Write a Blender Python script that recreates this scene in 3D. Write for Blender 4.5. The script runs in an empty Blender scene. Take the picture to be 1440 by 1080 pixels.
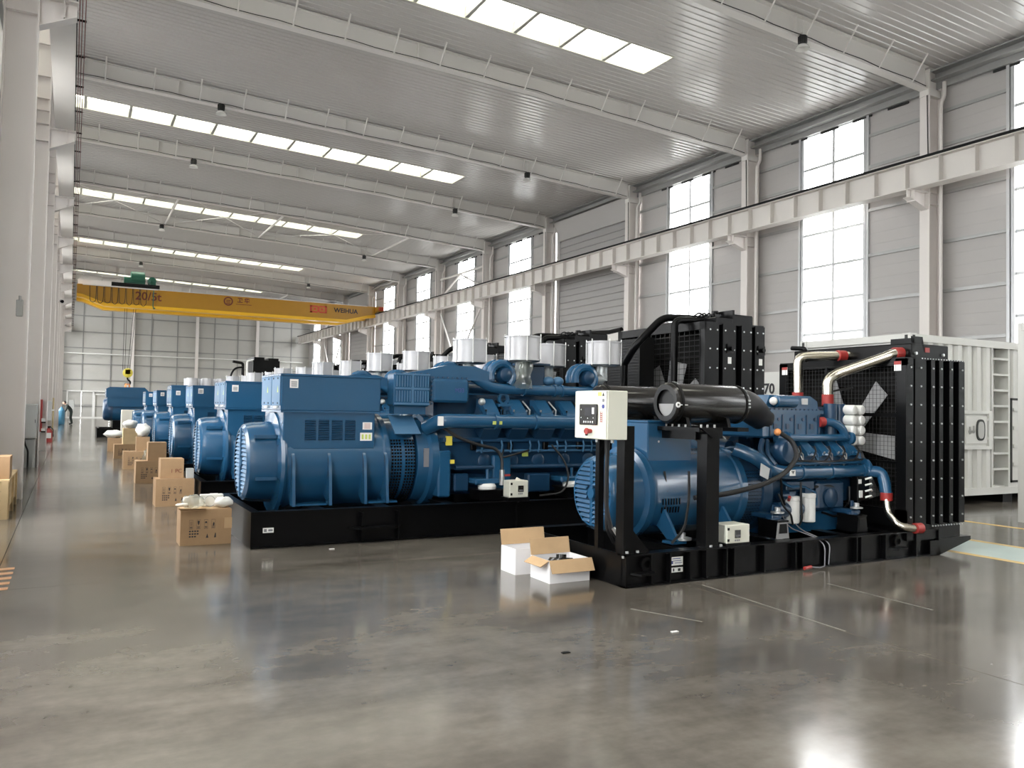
import bpy, bmesh, math, random
from mathutils import Vector, Matrix
random.seed(7)
S = bpy.context.scene
COL = S.collection
R_ = math.radians

# ------------------------------------------------------------------ camera, sky, exposure
cam_d = bpy.data.cameras.new('camera')
cam = bpy.data.objects.new('camera', cam_d)
COL.objects.link(cam)
S.camera = cam
EYE = 1.6
def _calibrated_axes():
    a = Vector((99 - 720, 565 - 540)); b = Vector((2850 - 720, 615 - 540))   # vanishing points of the hall's length and width
    f = math.sqrt(-(a @ b))
    dy = Vector((a.x, a.y, f)).normalized(); dx = Vector((b.x, b.y, f)).normalized()
    dz = dx.cross(dy).normalized()
    if dz.y > 0: dz = -dz
    rows = (dx, dy, dz)
    axis = lambda i: Vector([r[i] for r in rows])
    return f, axis(0), -axis(1), -axis(2)
FPX, AX, AY, AZ = _calibrated_axes()
cam.matrix_world = Matrix(((AX.x, AY.x, AZ.x, 0), (AX.y, AY.y, AZ.y, 0), (AX.z, AY.z, AZ.z, EYE), (0, 0, 0, 1)))
cam_d.sensor_width = 36; cam_d.lens = 36 * FPX / 1440; cam_d.clip_start = .05; cam_d.clip_end = 400

W = bpy.data.worlds.new('overcast'); S.world = W; W.use_nodes = True
wn = W.node_tree.nodes; wl = W.node_tree.links
bg = wn['Background']; bg.inputs[1].default_value = 17.0
gr = wn.new('ShaderNodeTexCoord'); sp = wn.new('ShaderNodeSeparateXYZ'); rp = wn.new('ShaderNodeValToRGB')
wl.new(gr.outputs['Generated'], sp.inputs[0]); wl.new(sp.outputs[2], rp.inputs[0]); wl.new(rp.outputs[0], bg.inputs[0])
rp.color_ramp.elements[0].position = 0; rp.color_ramp.elements[0].color = (.92, .93, .93, 1)     # bright horizon haze
rp.color_ramp.elements[1].position = .9; rp.color_ramp.elements[1].color = (1, .98, .955, 1)     # overcast zenith

vs = S.view_settings
S.display_settings.display_device = 'sRGB'
vs.view_transform = 'Standard'; vs.look = 'None'; vs.gamma = 1; vs.use_curve_mapping = False
vs.exposure = 0.2
S.cycles.max_bounces = 10; S.cycles.diffuse_bounces = 6; S.cycles.glossy_bounces = 4; S.cycles.transparent_max_bounces = 12
S.cycles.use_denoising = True; S.cycles.sample_clamp_indirect = 6
S.cycles.caustics_reflective = False; S.cycles.caustics_refractive = False

# ------------------------------------------------------------------ materials
MATS = {}
def mat(name, col, rough=.5, metal=0., var=.0, scale=6., bump=0., coat=0., spec=None, emit=None):
    m = bpy.data.materials.new(name); m.use_nodes = True
    nt = m.node_tree; n = nt.nodes; l = nt.links; b = n['Principled BSDF']
    b.inputs['Base Color'].default_value = (*col, 1); b.inputs['Roughness'].default_value = rough; b.inputs['Metallic'].default_value = metal
    if coat: b.inputs['Coat Weight'].default_value = coat; b.inputs['Coat Roughness'].default_value = .12
    if spec is not None: b.inputs['Specular IOR Level'].default_value = spec
    if var or bump:
        tc = n.new('ShaderNodeTexCoord'); nz = n.new('ShaderNodeTexNoise'); nz.inputs['Scale'].default_value = scale; nz.inputs['Detail'].default_value = 5
        l.new(tc.outputs['Object'], nz.inputs['Vector'])
        if var:
            mx = n.new('ShaderNodeMix'); mx.data_type = 'RGBA'
            mx.inputs[6].default_value = (*[c * (1 - var) for c in col], 1); mx.inputs[7].default_value = (*[min(1, c * (1 + var)) for c in col], 1)
            l.new(nz.outputs[0], mx.inputs[0]); l.new(mx.outputs[2], b.inputs['Base Color'])
        if bump:
            bp = n.new('ShaderNodeBump'); bp.inputs['Strength'].default_value = bump; bp.inputs['Distance'].default_value = .01
            l.new(nz.outputs[0], bp.inputs['Height']); l.new(bp.outputs[0], b.inputs['Normal'])
    if emit: b.inputs['Emission Color'].default_value = (*emit[:3], 1); b.inputs['Emission Strength'].default_value = emit[3]
    MATS[name] = m
    return m
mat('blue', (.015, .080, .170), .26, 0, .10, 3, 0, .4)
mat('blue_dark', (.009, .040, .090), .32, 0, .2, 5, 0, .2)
mat('blue_grille', (.055, .15, .27), .4, 0, .08, 6)
mat('black', (.003, .003, .0033), .28, 0, .2, 4, spec=.14)
mat('black_matt', (.005, .005, .005), .6, 0, .2, 8, spec=.25)
mat('rubber', (.008, .008, .009), .55)
mat('black_gloss', (.012, .011, .010), .2, 0, .1, 5)
mat('fan_grey', (.27, .27, .27), .5)
mat('guard', (.006, .006, .006), .5)
mat('core', (.005, .0045, .004), .7, 0, .3, 60, spec=.2)
mat('zinc', (.55, .56, .56), .35, .8, .1, 10)
mat('steel', (.62, .58, .50), .22, 1., .06, 9)
mat('silver', (.46, .46, .475), .42, .25, .05, 12)
mat('cast', (.42, .45, .45), .4, .5, .15, 20)
mat('red', (.33, .028, .024), .45)
mat('cream', (.66, .66, .57), .42, 0, .03, 4)
mat('panel_side', (.40, .40, .38), .45)
mat('well_cream', (.50, .50, .43), .5)
mat('white', (.78, .78, .76), .45, 0, .03, 5)
mat('filter_white', (.80, .80, .78), .35, 0, .03, 8)
mat('sticker', (.82, .82, .80), .5)
mat('ink', (.02, .02, .025), .6)
mat('ink_grey', (.20, .20, .22), .6)
mat('ink_blue', (.05, .06, .25), .6)
mat('yellow', (.72, .60, .08), .5)
mat('lime', (.52, .60, .14), .5)
mat('crane', (.43, .215, .014), .38, 0, .06, 2)
mat('crane_lit_band', (.92, .52, .03), .35)  # brighter copy of the crane yellow: light on the girder's lower band, as colour
mat('chalk', (.20, .19, .168), .4, 0, .3, 8)
mat('crane_red', (.55, .07, .03), .5)
mat('crane_brown', (.16, .035, .02), .5)
mat('green', (.02, .12, .075), .45)
mat('orange', (.75, .30, .10), .5)
mat('paint_white', (.75, .725, .70), .45, 0, .05, 1.2)
mat('column', (.745, .705, .68), .45, 0, .06, .8)
mat('girder', (.69, .66, .63), .42, 0, .08, 1.0)
mat('wall_grey', (.43, .415, .405), .5, 0, .05, .7)
mat('wall_end', (.46, .455, .43), .5, 0, .05, .5)
mat('girt_dark', (.29, .29, .285), .4, .2)
mat('girt', (.36, .36, .355), .35, .3, .08, 3)
mat('liner', (.56, .545, .53), .20, 0., .05, .4, spec=1.0)
mat('rafter', (.71, .69, .665), .42, 0, .05, .8)
mat('frame', (.52, .53, .54), .35, .3)
mat('container', (.60, .60, .57), .42, 0, .04, 1.5)
mat('gasket', (.03, .032, .03), .7)
mat('cardboard', (.36, .23, .125), .85, 0, .12, 9, .15)
mat('cardboard_in', (.50, .34, .19), .85, 0, .1, 9, .1)
mat('carton_white', (.80, .79, .80), .6, 0, .03, 6)
mat('foam', (.82, .82, .78), .8, 0, .03, 12)
mat('wood', (.58, .43, .24), .7, 0, .22, 5, .2)
mat('wood_edge', (.44, .36, .20), .75, 0, .2, 6, .2)
mat('paper', (.80, .76, .66), .8)
mat('elec_grey', (.42, .43, .42), .45, 0, .04, 3)
mat('copper_red', (.13, .035, .035), .5)
mat('cloth_dark', (.008, .014, .011), .9, 0, .2, 12)
mat('skin', (.45, .27, .19), .6)
mat('hair', (.015, .012, .01), .7)
mat('tank_blue', (.04, .16, .26), .45)
mat('sheet_white', (.62, .63, .64), .4)
mat('outside_wall', (.66, .68, .69), .7, 0, .05, .3)
mat('outside_glass', (.28, .36, .37), .15)
mat('asphalt', (.34, .34, .33), .8, 0, .1, 1)
mat('line_yellow', (.62, .42, .12), .45, 0, .2, 5)
mat('line_cyan', (.42, .52, .50), .3, 0, .15, 3)
mat('hazard_orange', (.70, .36, .16), .5, 0, .15, 6)
mat('lamp_black', (.012, .012, .012), .4)
mat('lamp_lens', (.72, .72, .70), .15)
mat('dark_gap', (.02, .02, .02), .7)
mat('door_grey', (.36, .35, .345), .5, 0, .05, .6)

def floor_mat():
    m = bpy.data.materials.new('polished_concrete'); m.use_nodes = True
    nt = m.node_tree; n = nt.nodes; l = nt.links; b = n['Principled BSDF']
    g = n.new('ShaderNodeNewGeometry')
    def noise(sc, det, rough=.6, stretch=None):
        t = n.new('ShaderNodeTexNoise'); t.inputs['Scale'].default_value = sc; t.inputs['Detail'].default_value = det; t.inputs['Roughness'].default_value = rough
        if stretch:
            mp = n.new('ShaderNodeMapping'); mp.inputs['Scale'].default_value = stretch; l.new(g.outputs['Position'], mp.inputs[0]); l.new(mp.outputs[0], t.inputs[0])
        else: l.new(g.outputs['Position'], t.inputs[0])
        return t
    a = noise(.6, 6, .6); c = noise(1.9, 6, .62, (.45, 1.3, 1)); d = noise(11, 4)
    r = n.new('ShaderNodeValToRGB'); e = r.color_ramp.elements
    r.color_ramp.interpolation = 'B_SPLINE'; e[0].position = .30; e[0].color = (.040, .034, .028, 1); e[1].position = .70; e[1].color = (.215, .195, .166, 1)
    k = e.new(.5); k.color = (.100, .089, .075, 1)
    ad = n.new('ShaderNodeMath'); ad.operation = 'MULTIPLY_ADD'; ad.inputs[1].default_value = .58
    ad2 = n.new('ShaderNodeMath'); ad2.operation = 'MULTIPLY_ADD'; ad2.inputs[1].default_value = .35
    ad3 = n.new('ShaderNodeMath'); ad3.operation = 'MULTIPLY_ADD'; ad3.inputs[1].default_value = .12
    ad3.inputs[2].default_value = 0
    l.new(d.outputs[0], ad3.inputs[0]); l.new(c.outputs[0], ad2.inputs[0]); l.new(ad3.outputs[0], ad2.inputs[2])
    l.new(a.outputs[0], ad.inputs[0]); l.new(ad2.outputs[0], ad.inputs[2])
    l.new(ad.outputs[0], r.inputs[0]); l.new(r.outputs[0], b.inputs['Base Color'])
    rr = n.new('ShaderNodeMapRange'); rr.inputs[3].default_value = .08; rr.inputs[4].default_value = .20
    l.new(c.outputs[0], rr.inputs[0]); l.new(rr.outputs[0], b.inputs['Roughness'])
    bp = n.new('ShaderNodeBump'); bp.inputs['Strength'].default_value = .03; bp.inputs['Distance'].default_value = .010
    nb = noise(3.5, 2, .5); l.new(nb.outputs[0], bp.inputs['Height']); l.new(bp.outputs[0], b.inputs['Normal'])
    b.inputs['IOR'].default_value = 1.55
    MATS['floor'] = m
floor_mat()
def clear_mat(name, tint, gloss, rough=.02, white=0., thru=1.):
    m = bpy.data.materials.new(name); m.use_nodes = True
    nt = m.node_tree; n = nt.nodes; l = nt.links; n.remove(n['Principled BSDF']); out = n['Material Output']
    t = n.new('ShaderNodeBsdfTransparent'); t.inputs[0].default_value = (*tint, 1)
    s = t
    if white:
        d = n.new('ShaderNodeBsdfTranslucent'); d.inputs[0].default_value = (.85, .85, .78, 1)
        mx = n.new('ShaderNodeMixShader'); mx.inputs[0].default_value = white; l.new(t.outputs[0], mx.inputs[1]); l.new(d.outputs[0], mx.inputs[2]); s = mx
    g = n.new('ShaderNodeBsdfGlossy'); g.inputs['Roughness'].default_value = rough
    fr = n.new('ShaderNodeFresnel'); fr.inputs[0].default_value = gloss
    ge = n.new('ShaderNodeNewGeometry'); mu = n.new('ShaderNodeMath'); mu.operation = 'MULTIPLY_ADD'; mu.inputs[1].default_value = -1; mu.inputs[2].default_value = 1
    l.new(ge.outputs['Backfacing'], mu.inputs[0]); mv = n.new('ShaderNodeMath'); mv.operation = 'MULTIPLY'; l.new(fr.outputs[0], mv.inputs[0]); l.new(mu.outputs[0], mv.inputs[1])
    m2 = n.new('ShaderNodeMixShader'); l.new(mv.outputs[0], m2.inputs[0]); l.new(s.outputs[0], m2.inputs[1]); l.new(g.outputs[0], m2.inputs[2])
    l.new(m2.outputs[0], out.inputs[0])
    MATS[name] = m
clear_mat('glass', (.88, .885, .89), 1.45)
clear_mat('roof_sheet', (.66, .66, .62), 1.3, .2, .15)
clear_mat('film', (.88, .90, .87), 1.7, .10, .32)

# ------------------------------------------------------------------ mesh helpers
class MB:
    def __init__(s): s.v = []; s.f = []
    def add(s, vs_, fs):
        o = len(s.v); s.v.extend(vs_); s.f.extend([tuple(i + o for i in f) for f in fs]); return s
    def box(s, x0, y0, z0, x1, y1, z1, c=0.):
        if x0 > x1: x0, x1 = x1, x0
        if y0 > y1: y0, y1 = y1, y0
        if z0 > z1: z0, z1 = z1, z0
        if c <= 0:
            v = [(x, y, z) for z in (z0, z1) for y in (y0, y1) for x in (x0, x1)]
            return s.add(v, [(0, 2, 3, 1), (4, 5, 7, 6), (0, 1, 5, 4), (2, 6, 7, 3), (0, 4, 6, 2), (1, 3, 7, 5)])
        c = min(c, (x1 - x0) * .49, (y1 - y0) * .49, (z1 - z0) * .49)
        v = []; ix = {}
        for i, x in enumerate((x0, x1)):
            for j, y in enumerate((y0, y1)):
                for k, z in enumerate((z0, z1)):
                    sx, sy, sz = (c if i == 0 else -c), (c if j == 0 else -c), (c if k == 0 else -c)
                    for a, p in enumerate(((x, y + sy, z + sz), (x + sx, y, z + sz), (x + sx, y + sy, z))):
                        ix[i, j, k, a] = len(v); v.append(p)
        F = []
        for i in (0, 1):
            F.append([ix[i, 0, 0, 0], ix[i, 0, 1, 0], ix[i, 1, 1, 0], ix[i, 1, 0, 0]][::1 if i == 0 else -1])
            F.append([ix[0, i, 0, 1], ix[1, i, 0, 1], ix[1, i, 1, 1], ix[0, i, 1, 1]][::1 if i == 0 else -1])
            F.append([ix[0, 0, i, 2], ix[0, 1, i, 2], ix[1, 1, i, 2], ix[1, 0, i, 2]][::1 if i == 0 else -1])
        for i in (0, 1):
            for j in (0, 1):
                F.append([ix[i, j, 0, 0], ix[i, j, 1, 0], ix[i, j, 1, 1], ix[i, j, 0, 1]])
                F.append([ix[i, 0, j, 0], ix[i, 1, j, 0], ix[i, 1, j, 2], ix[i, 0, j, 2]])
                F.append([ix[0, i, j, 1], ix[1, i, j, 1], ix[1, i, j, 2], ix[0, i, j, 2]])
                for k in (0, 1): F.append([ix[i, j, k, 0], ix[i, j, k, 1], ix[i, j, k, 2]])
        return s.add(v, F)
    def lathe(s, p, axis, prof, n=24, cap0=True, cap1=True):
        p = Vector(p); a = Vector(axis).normalized()
        u = a.orthogonal().normalized() if abs(a.x) < .9 else Vector((0, 0, 1)); w = a.cross(u)
        v = []; F = []
        for t, r in prof:
            for i in range(n):
                an = 2 * math.pi * i / n; q = p + a * t + (u * math.cos(an) + w * math.sin(an)) * r; v.append(tuple(q))
        for j in range(len(prof) - 1):
            for i in range(n):
                k = (i + 1) % n; F.append((j * n + i, j * n + k, (j + 1) * n + k, (j + 1) * n + i))
        if cap0 and prof[0][1] > 1e-6: F.append(tuple(range(n))[::-1])
        if cap1 and prof[-1][1] > 1e-6: F.append(tuple((len(prof) - 1) * n + i for i in range(n)))
        return s.add(v, F)
    def cyl(s, p0, p1, r, r1=None, n=14, caps=True):
        p0 = Vector(p0); p1 = Vector(p1); d = (p1 - p0)
        return s.lathe(p0, d, [(0, r), (d.length, r if r1 is None else r1)], n, caps, caps)
    def tube(s, pts, r, n=10, fillet=0., caps=True, r1=None):
        P = [Vector(q) for q in pts]
        if fillet and len(P) > 2:
            Q = [P[0]]
            for i in range(1, len(P) - 1):
                a, b, c = P[i - 1], P[i], P[i + 1]; d0 = (a - b); d1 = (c - b)
                k = min(fillet, d0.length * .48, d1.length * .48); s0 = b + d0.normalized() * k; s1 = b + d1.normalized() * k
                for t in (0, .2, .4, .6, .8, 1): Q.append(s0 * (1 - t) ** 2 + b * 2 * t * (1 - t) + s1 * t * t)
            Q.append(P[-1]); P = Q
        m = len(P); T = []
        for i in range(m):
            d = (P[min(i + 1, m - 1)] - P[max(i - 1, 0)]); T.append(d.normalized() if d.length > 1e-9 else Vector((0, 0, 1)))
        u = T[0].orthogonal().normalized(); v = []; F = []
        for i in range(m):
            u = (u - T[i] * u.dot(T[i]));
            u = u.normalized() if u.length > 1e-6 else T[i].orthogonal().normalized()
            w = T[i].cross(u); rr = r if r1 is None else r + (r1 - r) * i / (m - 1)
            for k in range(n):
                an = 2 * math.pi * k / n; v.append(tuple(P[i] + (u * math.cos(an) + w * math.sin(an)) * rr))
        for i in range(m - 1):
            for k in range(n):
                j = (k + 1) % n; F.append((i * n + k, i * n + j, (i + 1) * n + j, (i + 1) * n + k))
        if caps: F.append(tuple(range(n))[::-1]); F.append(tuple((m - 1) * n + k for k in range(n)))
        return s.add(v, F)
    def prism(s, poly, plane, d0, d1):
        # poly: 2-D outline; plane 'xz' (extrude y), 'yz' (extrude x), 'xy' (extrude z)
        def P(a, b, d): return {'xz': (a, d, b), 'yz': (d, a, b), 'xy': (a, b, d)}[plane]
        n = len(poly); v = [P(a, b, d0) for a, b in poly] + [P(a, b, d1) for a, b in poly]
        return s.add(v, [tuple(range(n))[::-1], tuple(range(n, 2 * n))] + [(i, (i + 1) % n, n + (i + 1) % n, n + i) for i in range(n)])
    def beam(s, p0, p1, w, h=None):
        # square bar between two points
        p0 = Vector(p0); p1 = Vector(p1); a = (p1 - p0).normalized(); h = h or w
        up = Vector((0, 0, 1)) if abs(a.z) < .95 else Vector((1, 0, 0)); u = a.cross(up).normalized(); q = u.cross(a)
        v = [tuple(p + u * sx * w / 2 + q * sz * h / 2) for p in (p0, p1) for sx, sz in ((-1, -1), (1, -1), (1, 1), (-1, 1))]
        return s.add(v, [(0, 3, 2, 1), (4, 5, 6, 7), (0, 1, 5, 4), (1, 2, 6, 5), (2, 3, 7, 6), (3, 0, 4, 7)])
    def sphere(s, p, r, n=12, m=8, sc=(1, 1, 1)):
        prof = []; p = Vector(p); v = []; F = []
        for j in range(m + 1):
            th = math.pi * j / m
            for i in range(n):
                an = 2 * math.pi * i / n; v.append((p.x + r * sc[0] * math.sin(th) * math.cos(an), p.y + r * sc[1] * math.sin(th) * math.sin(an), p.z - r * sc[2] * math.cos(th)))
        for j in range(m):
            for i in range(n):
                k = (i + 1) % n; F.append((j * n + i, j * n + k, (j + 1) * n + k, (j + 1) * n + i))
        return s.add(v, F)
    def build(s, name, material, parent=None, flat=False, origin=None, angle=.6):
        o_ = Vector(origin) if origin is not None else (root_of(parent).location if parent else Vector((0, 0, 0)))
        me = bpy.data.meshes.new(name)
        me.from_pydata([(a - o_.x, b - o_.y, c - o_.z) for a, b, c in s.v], [], s.f)
        bm_ = bmesh.new(); bm_.from_mesh(me); bmesh.ops.remove_doubles(bm_, verts=bm_.verts, dist=1e-6); bmesh.ops.recalc_face_normals(bm_, faces=bm_.faces); bm_.to_mesh(me); bm_.free()
        me.materials.append(MATS[material])
        if not flat:
            me.polygons.foreach_set('use_smooth', [True] * len(me.polygons)); me.set_sharp_from_angle(angle=angle)
        ob = bpy.data.objects.new(name, me); COL.objects.link(ob)
        if parent: ob.parent = parent
        elif origin is not None: ob.location = o_
        return ob
def root_of(o):
    while o.parent: o = o.parent
    return o
def empty(name, loc, label=None, cat=None, group=None, kind=None):
    o = bpy.data.objects.new(name, None); COL.objects.link(o); o.location = loc; o.empty_display_size = .2
    return tag(o, label, cat, group, kind)
def tag(o, label=None, cat=None, group=None, kind=None):
    if label: o['label'] = label
    if cat: o['category'] = cat
    if group: o['group'] = group
    if kind: o['kind'] = kind
    return o
def stuff(o): o['kind'] = 'stuff'; return o
def dup(o, parent=None, loc=None, label=None):
    c = o.copy(); COL.objects.link(c)
    if parent: c.parent = parent
    if loc is not None: c.location = loc
    if label: c['label'] = label
    for ch in list(o.children): dup(ch, c)
    return c
def dup_part(o, parent, offset):
    c = o.copy(); COL.objects.link(c); c.parent = parent; c.location = Vector(o.location) + Vector(offset)
    for ch in list(o.children): dup(ch, c)
    return c
def lettering(text, size, material, parent, loc, rot, name='lettering', depth=.004, bold=0.):
    cu = bpy.data.curves.new(name, 'FONT'); cu.body = text; cu.size = size; cu.extrude = depth; cu.align_x = 'CENTER'; cu.align_y = 'CENTER'; cu.offset = bold; cu.resolution_u = 3
    t = bpy.data.objects.new(name, cu); COL.objects.link(t)
    bpy.context.view_layer.update()
    me = bpy.data.meshes.new_from_object(t.evaluated_get(bpy.context.evaluated_depsgraph_get()))
    bpy.data.objects.remove(t)
    rt = root_of(parent).location
    M = Matrix.Translation(Vector(loc) - rt) @ Matrix.Rotation(R_(rot[2]), 4, 'Z') @ Matrix.Rotation(R_(rot[1]), 4, 'Y') @ Matrix.Rotation(R_(rot[0]), 4, 'X')
    me.transform(M); me.materials.clear(); me.materials.append(MATS[material])
    ob = bpy.data.objects.new(name, me); COL.objects.link(ob); ob.parent = parent
    return ob
# ------------------------------------------------------------------ the hall
XW, XL, YN, YF = 23.15, -1.3, -14.6, 90.5
YK = lambda k: 15.65 + 7.5 * k
zroof = lambda x: 12.2 + (22.75 - x) * .04
KS = range(-4, 10)
DOORS = (2, 7)
ORD = ['first', 'second', 'third', 'fourth', 'fifth', 'sixth', 'seventh', 'eighth', 'ninth', 'tenth', 'eleventh', 'twelfth', 'thirteenth', 'fourteenth']

def piece(mesh_owner, name, parent, loc):
    c = bpy.data.objects.new(name, mesh_owner.data if hasattr(mesh_owner, 'data') else mesh_owner); COL.objects.link(c); c.parent = parent; c.location = loc
    return c
def mesh_only(mb, material, angle=.6, flat=False):
    o = mb.build('tmp', material, flat=flat, angle=angle); me = o.data; bpy.data.objects.remove(o); return me

# floor: slabs with open joints over a dark sub-base
fl = MB().box(XL - .6, YN - .6, -.3, XW + .6, YF + .6, -.02).build('floor', 'dark_gap'); tag(fl, kind='structure')
xs = [XL - .3, -.55, 5.1, 11.1, 17.1, XW + .3]; ys = [YN - .3] + [YK(k) for k in range(-3, 10)] + [YF + .3]
cache = {}
for i in range(5):
    for j in range(len(ys) - 1):
        w, d = xs[i + 1] - xs[i], ys[j + 1] - ys[j]; key = (round(w, 3), round(d, 3))
        if key not in cache: cache[key] = mesh_only(MB().box(.003, .003, -.015, w - .003, d - .003, 0), 'floor', flat=True)
        piece(cache[key], 'concrete_slab', fl, (xs[i], ys[j], 0))

# painted floor markings
def paint(name, x0, y0, x1, y1, m, label, cat='floor marking', z=.0015, g=None):
    return tag(MB().box(x0, y0, .0003, x1, y1, z).build(name, m), label, cat, g)
paint('walkway_line', 9.30, -2, 9.42, 8.6, 'line_yellow', 'yellow floor line along the pale walkway, edge next to the nearest generator set')
paint('walkway_line', 10.40, -2, 10.52, 8.6, 'line_yellow', 'yellow floor line along the pale walkway, edge away from the generator sets')
paint('walkway_band', 9.425, -2, 10.395, 8.6, 'line_cyan', 'pale green walkway band painted between two yellow lines')
paint('aisle_line', 12.22, -2, 12.34, 8.95, 'line_yellow', 'single yellow floor line in front of the white container')
hz = MB()
for i in range(5):
    y = 8.15 + i * .24
    hz.add([(-1.25, y - .12, .0004), (-.42, y, .0004), (-.42, y + .11, .0004), (-1.25, y - .01, .0004), (-1.25, y - .12, .0016), (-.42, y, .0016), (-.42, y + .11, .0016), (-1.25, y - .01, .0016)],
           [(0, 3, 2, 1), (4, 5, 6, 7), (0, 1, 5, 4), (1, 2, 6, 5), (2, 3, 7, 6), (3, 0, 4, 7)])
tag(hz.build('hazard_marking', 'hazard_orange'), 'orange hazard stripes painted on the floor at the left edge', 'floor marking')
for n_, (x0, y0, x1, y1) in enumerate([(4.06, 5.42, 4.32, 4.86), (6.40, 5.45, 6.36, 4.35), (5.24, 5.9, 5.12, 4.2)]):
    d = Vector((x1 - x0, y1 - y0, 0)); q = Vector((-d.y, d.x, 0)).normalized() * .010
    v = [(x0 - q.x, y0 - q.y), (x0 + q.x, y0 + q.y), (x1 + q.x, y1 + q.y), (x1 - q.x, y1 - q.y)]
    tag(MB().prism(v, 'xy', .0004, .0014).build('chalk_line', 'chalk'), ['short pale scrape on the floor in front of the cabinet post', 'pale scrape line on the floor before the radiator end', 'long faint pale line on the floor before the nearest skid'][n_], 'floor mark')

# right wall: panels between girts, windows, shutters
wr = MB().box(XW + .06, YN - .3, -.1, XW + .12, YN - .05, 12.3).build('wall_right', 'wall_grey'); tag(wr, kind='structure')
GZ = [0, 1.0, 2.45, 3.93, 5.40, 6.90, 8.40, 9.85, 10.9, 12.25]
W0, W1 = 2.68, 5.20
def panel_mesh(width, h, material, mirror=1):
    # horizontal sheeting with pressed grooves, extruded along the wall
    n = max(2, round(h / .36)); pr = []
    for i in range(n):
        a, b = h * i / n, h * (i + 1) / n
        pr += [(0, a + .006), (0, b - .006), (.004 * mirror, b)]
    pr = [(.004 * mirror, 0)] + pr + [(.05 * mirror, h), (.05 * mirror, 0)]
    return mesh_only(MB().prism(pr, 'xz', .006, width - .006), material, flat=True)
pm = {}
def wall_bits(parent, x, side, y0, y1, z0, z1, material):
    key = (round(y1 - y0, 3), round(z1 - z0, 3), material, side)
    if key not in pm: pm[key] = panel_mesh(y1 - y0, z1 - z0, material, side)
    piece(pm[key], 'wall_panel', parent, (x, y0, z0))
def girt_mesh(L, s): return mesh_only(MB().box(0, 0, -.03, -.07 * s, L, .03).box(-.05 * s, 0, .03, -.07 * s, L, .07), 'girt')
gm = {}
def girt_bit(parent, x, side, y0, y1, z):
    key = (round(y1 - y0, 3), side)
    if key not in gm: gm[key] = girt_mesh(y1 - y0, side)
    piece(gm[key], 'girt', parent, (x, y0, z))
TZ = [.95, 2.12, 3.30, 4.48, 5.67, 6.86, 8.05, 9.24, 10.43, 11.60]
pane_cache = {}
wcount = 0
def wall_window(x, side, y0, y1, parent_wall):
    global wcount
    wcount += 1
    r = tag(MB().box(x - .03 * side, y0, TZ[0] - .08, x + .10 * side, y1, TZ[0]).box(x - .03 * side, y0, TZ[-1], x + .10 * side, y1, TZ[-1] + .08)
            .box(x - .08 * side, y0 - .22, 0, x + .02 * side, y0 - .13, 12.25).box(x - .08 * side, y1 + .13, 0, x + .02 * side, y1 + .22, 12.25).box(x - .06 * side, y0 - .10, 0, x + .10 * side, y0, 12.25).box(x - .06 * side, y1, 0, x + .10 * side, y1 + .10, 12.25)
            .build('window_%d' % wcount, 'frame', origin=(x, y0, .95)), kind='structure')
    ym = (y0 + y1) / 2
    MB().box(x, ym - .05, TZ[0], x + .07 * side, ym + .05, TZ[-1]).build('mullion', 'frame', r)
    for z in TZ[1:-1]: MB().box(x + .005 * side, y0, z - .042, x + .065 * side, y1, z + .042).build('transom', 'frame', r)
    for i in range(len(TZ) - 1):
        for a, b in ((y0, ym), (ym, y1)):
            key = (side, round(TZ[i + 1] - TZ[i], 3))
            if key not in pane_cache: pane_cache[key] = mesh_only(MB().box(0, .03, .02, .006 * side, (y1 - y0) / 2 - .03, TZ[i + 1] - TZ[i] - .02), 'glass', flat=True)
            piece(pane_cache[key], 'pane', r, (.035 * side, a - y0, TZ[i] - .95))
    for z0, z1 in ((0, .87), (11.68, 12.25)): wall_bits(parent_wall, x, side, y0, y1, z0, z1, 'wall_grey')
    p = bpy.data.lights.new('window_daylight_portal', 'AREA'); p.shape = 'RECTANGLE'; p.size = TZ[-1] - TZ[0]; p.size_y = y1 - y0; p.cycles.is_portal = True
    po = bpy.data.objects.new('window_daylight_portal', p); COL.objects.link(po); po.location = (x + .13 * side, ym, (TZ[0] + TZ[-1]) / 2)
    po.rotation_euler = (0, R_(90) * side, 0)
for k in KS:
    y = YK(k)
    if k in DOORS: continue
    for a, b in ((y, y + W0 - .1), (y + W1 + .1, y + 7.5)):
        for i in range(len(GZ) - 1): wall_bits(wr, XW, 1, a, b, GZ[i], GZ[i + 1], 'wall_grey')
        for z in GZ[1:-1]: girt_bit(wr, XW, 1, a + .02, b - .02, z)
    wall_window(XW, 1, y + W0, y + W1, wr)
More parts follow.
